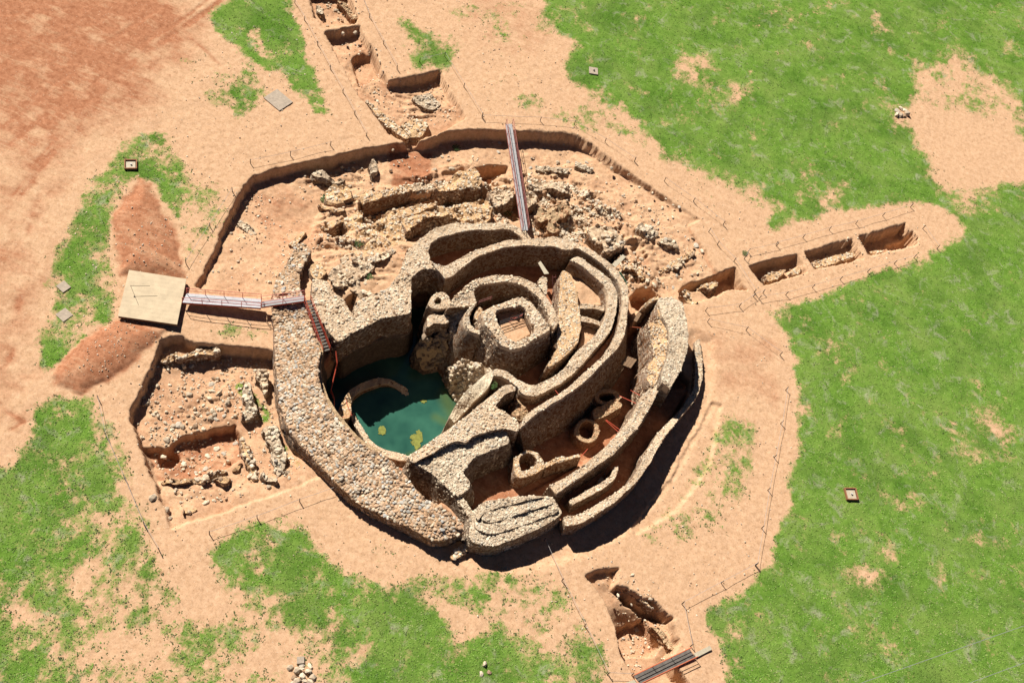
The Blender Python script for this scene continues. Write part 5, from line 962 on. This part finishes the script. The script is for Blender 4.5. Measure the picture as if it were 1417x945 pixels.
# ------------------------------------------------------------------ plants
def leaf_clump(n, r, h, rng):
    mb = MB(); v = []; f = []
    for i in range(n):
        a = rng.uniform(0, 6.28); d = r*math.sqrt(rng.uniform()); p = np.array([d*math.cos(a), d*math.sin(a), rng.uniform(.02, h)*(1-.5*d/r)]); b = rng.uniform(0, 6.28); l = rng.uniform(.07, .16)
        e = np.array([math.cos(b), math.sin(b), rng.uniform(-.2, .9)])*l; s = np.array([-math.sin(b), math.cos(b), 0])*l*.45; k = len(v); v += [p-s*.4, p+e*.5+s, p+e, p+e*.5-s]; f.append([k, k+1, k+2, k+3])
    mb.add(v, f, .5); return mb
rg = np.random.default_rng(9)
wl = leaf_clump(160, .55, .5, rg).build('weed_clump', M_LEAF)
WP = [(K3((715, 785))[0], 1.5, .95, 'bright green weed clump on the plastered wall above the pool'), (K3((350, 240))[0], .5, .6, 'green weed on the stone ledge of the small turret'), (K3((270, 135))[0], .9, .4, 'tiny weed beside the dark hole of the small turret'), (Q1((620, 425))[0], .2, .8, 'weed in the soil hollow west of the broad cobbled wall'), (Q1((560, 235))[0], .5, .9, 'weed patch on the long sloping rubble wall'), (N1((300, 570))[0], -1., 1.2, 'weed patch among stones under the north-west scarp'), (N1((1365, 150))[0], -1., .9, 'weed under the north scarp left of the footbridge'), (N2((605, 800))[0], -.8, .9, 'weed on the mound left of the footbridge end'), (N4((1125, 300))[0], 0, .7, 'weed beside the path corner at the east trench')]
for i, (p, z, s, lb) in enumerate(WP):
    o = wl if i == 0 else wl.copy()
    if i: COL.objects.link(o)
    q = at(p[0], p[1], z); zz_ = max(z-.3, gz(q)) if i in (0, 1, 2, 4) else gz(q); q = at(p[0], p[1], zz_); o.location = q; o.scale = (s, s, s*.8); o.rotation_euler.z = i; tag(o, lb, 'weed')
# grass: short tufts over the fields, weeds over the bare soil
def tufts():
    rng = np.random.default_rng(4); n = 420000
    uv = np.stack([rng.uniform(-40, 1457, n), rng.uniform(-40, 985, n)], 1); p = at(uv[:, 0], uv[:, 1], 0.); x, y = p[:, 0], p[:, 1]
    f = gattr(VEG, x, y)+rng.normal(0, .10, n); k = (f > .52) & (rng.uniform(size=n) < .34); k2 = (f > .36) & (f <= .52) & (rng.uniform(size=n) < .08)
    for kk, nm, sc, lab in ((k, 'grass', 1., None), (k2, 'sparse_weeds', 1.15, None)):
        xx, yy = x[kk], y[kk]; m_ = len(xx); z = gh(xx, yy); V = []; mb = MB(); nb = 3
        a = rng.uniform(0, 6.28, (m_, nb)); h = rng.uniform(.02, .07, (m_, nb))*sc; w = rng.uniform(.05, .13, (m_, nb))*sc; lean = rng.uniform(.03, .16, (m_, nb))*sc; ox = rng.normal(0, .09, (m_, nb)); oy = rng.normal(0, .09, (m_, nb))
        bx = xx[:, None]+ox; by = yy[:, None]+oy; dx, dy = np.cos(a), np.sin(a)
        A = np.stack([bx-dy*w, by+dx*w, np.broadcast_to(z[:, None], bx.shape)-.01], -1); B_ = np.stack([bx+dy*w, by-dx*w, np.broadcast_to(z[:, None], bx.shape)-.01], -1); C = np.stack([bx+dx*lean, by+dy*lean, z[:, None]+h], -1)
        V = np.stack([A, B_, C], 2).reshape(-1, 3); F = np.arange(len(V)).reshape(-1, 3); t = np.repeat(rng.uniform(0, 1, m_*nb), 3)
        mb.add(V, F, t); o = mb.build(nm, M_GRASS if nm == 'grass' else M_WEED); o['kind'] = 'stuff'
def grass_mat():
    M, N, L, B = mat('grass_blades'); t = attr(N, 'tint'); g = N.new('ShaderNodeTexCoord').outputs['Object']
    c = ramp(N, L, t, [(0., (.11, .225, .03)), (.5, (.165, .31, .05)), (.85, (.24, .36, .08)), (1., (.38, .37, .17))]); n = noise(N, L, .22, 4, g, .6)
    c = mixc(N, L, ramp(N, L, n, [(.42, 0.), (.7, .5)]), c, (.20, .24, .062)); st = noise(N, L, .5, 6, g, .75, .6); c = mixc(N, L, ramp(N, L, st, [(.54, 0.), (.68, .85)]), c, (.30, .28, .17)); dk = noise(N, L, .16, 3, g, .6); c = mixc(N, L, .9, c, ramp(N, L, dk, [(.36, (.66, .74, .66)), (.52, (1., 1., 1.))]), 'MULTIPLY'); L.new(c, B.inputs['Base Color']); B.inputs['Roughness'].default_value = .9; B.inputs['Specular IOR Level'].default_value = .1
    return M
M_GRASS = grass_mat(); tufts()
# small rubble strewn over the floors of the dig: nobody could count it
def rubble():
    rng = np.random.default_rng(12); mb = MB()
    zones = [([(170, 258), (240, 320), (256, 380), (168, 378)], 160, .07, .22), ([(165, 442), (235, 455), (160, 520), (75, 532)], 130, .07, .22), ([(60, 300), (300, 60), (420, 0), (640, 0), (800, 100), (1060, 310), (1290, 290), (1300, 340), (1090, 440), (1095, 620), (1040, 800), (960, 900), (830, 940), (520, 790), (240, 760), (140, 560)], 3800, .05, .20), ([(470, 225), (340, 265), (290, 380), (420, 400), (480, 350), (600, 305), (720, 300), (800, 330), (880, 400), (990, 390), (950, 315), (800, 215), (600, 205)], 2600, .10, .34), ([(190, 540), (230, 480), (375, 490), (385, 560), (430, 645), (340, 690), (250, 700), (215, 640)], 1100, .10, .34),
             ([(455, 45), (500, 40), (560, 115), (605, 105), (640, 160), (560, 195), (500, 120)], 420, .1, .34), ([(1045, 375), (1180, 330), (1260, 320), (1270, 345), (1130, 395), (1060, 400)], 200, .1, .3), ([(830, 790), (880, 800), (935, 870), (930, 930), (870, 920)], 220, .1, .3), ([(450, -30), (480, -30), (500, 25), (440, 30)], 120, .1, .35), ([(560, 250), (700, 250), (710, 310), (600, 310), (480, 350), (440, 330)], 2200, .14, .55), ([(730, 240), (800, 250), (860, 300), (800, 330), (740, 320)], 1300, .14, .55), ([(760, 330), (800, 315), (880, 330), (900, 400), (860, 400)], 420, .12, .45), ([(560, 620), (600, 660), (650, 720), (640, 740), (590, 700), (555, 645)], 60, .12, .4)]
    for q, n, a, b in zones:
        p = P(q, -.6)[:, :2]; x0, y0 = p.min(0); x1, y1 = p.max(0); s = np.stack([rng.uniform(x0, x1, n*3), rng.uniform(y0, y1, n*3)], 1); s = s[sdf(s[:, 0], s[:, 1], p) < 0]; cl = fbm(s[:, 0], s[:, 1], .45, 3, 61); s = s[cl+rng.normal(0, .25, len(s)) > -.05][:n]
        sz = a+(b-a)*rng.uniform(size=len(s))**2.5; stones(mb, np.c_[s, gh(s[:, 0], s[:, 1])], sz, None, .65, None, rng, .25)
    o = mb.build('rubble', M_EARTH); o['kind'] = 'stuff'
rubble()
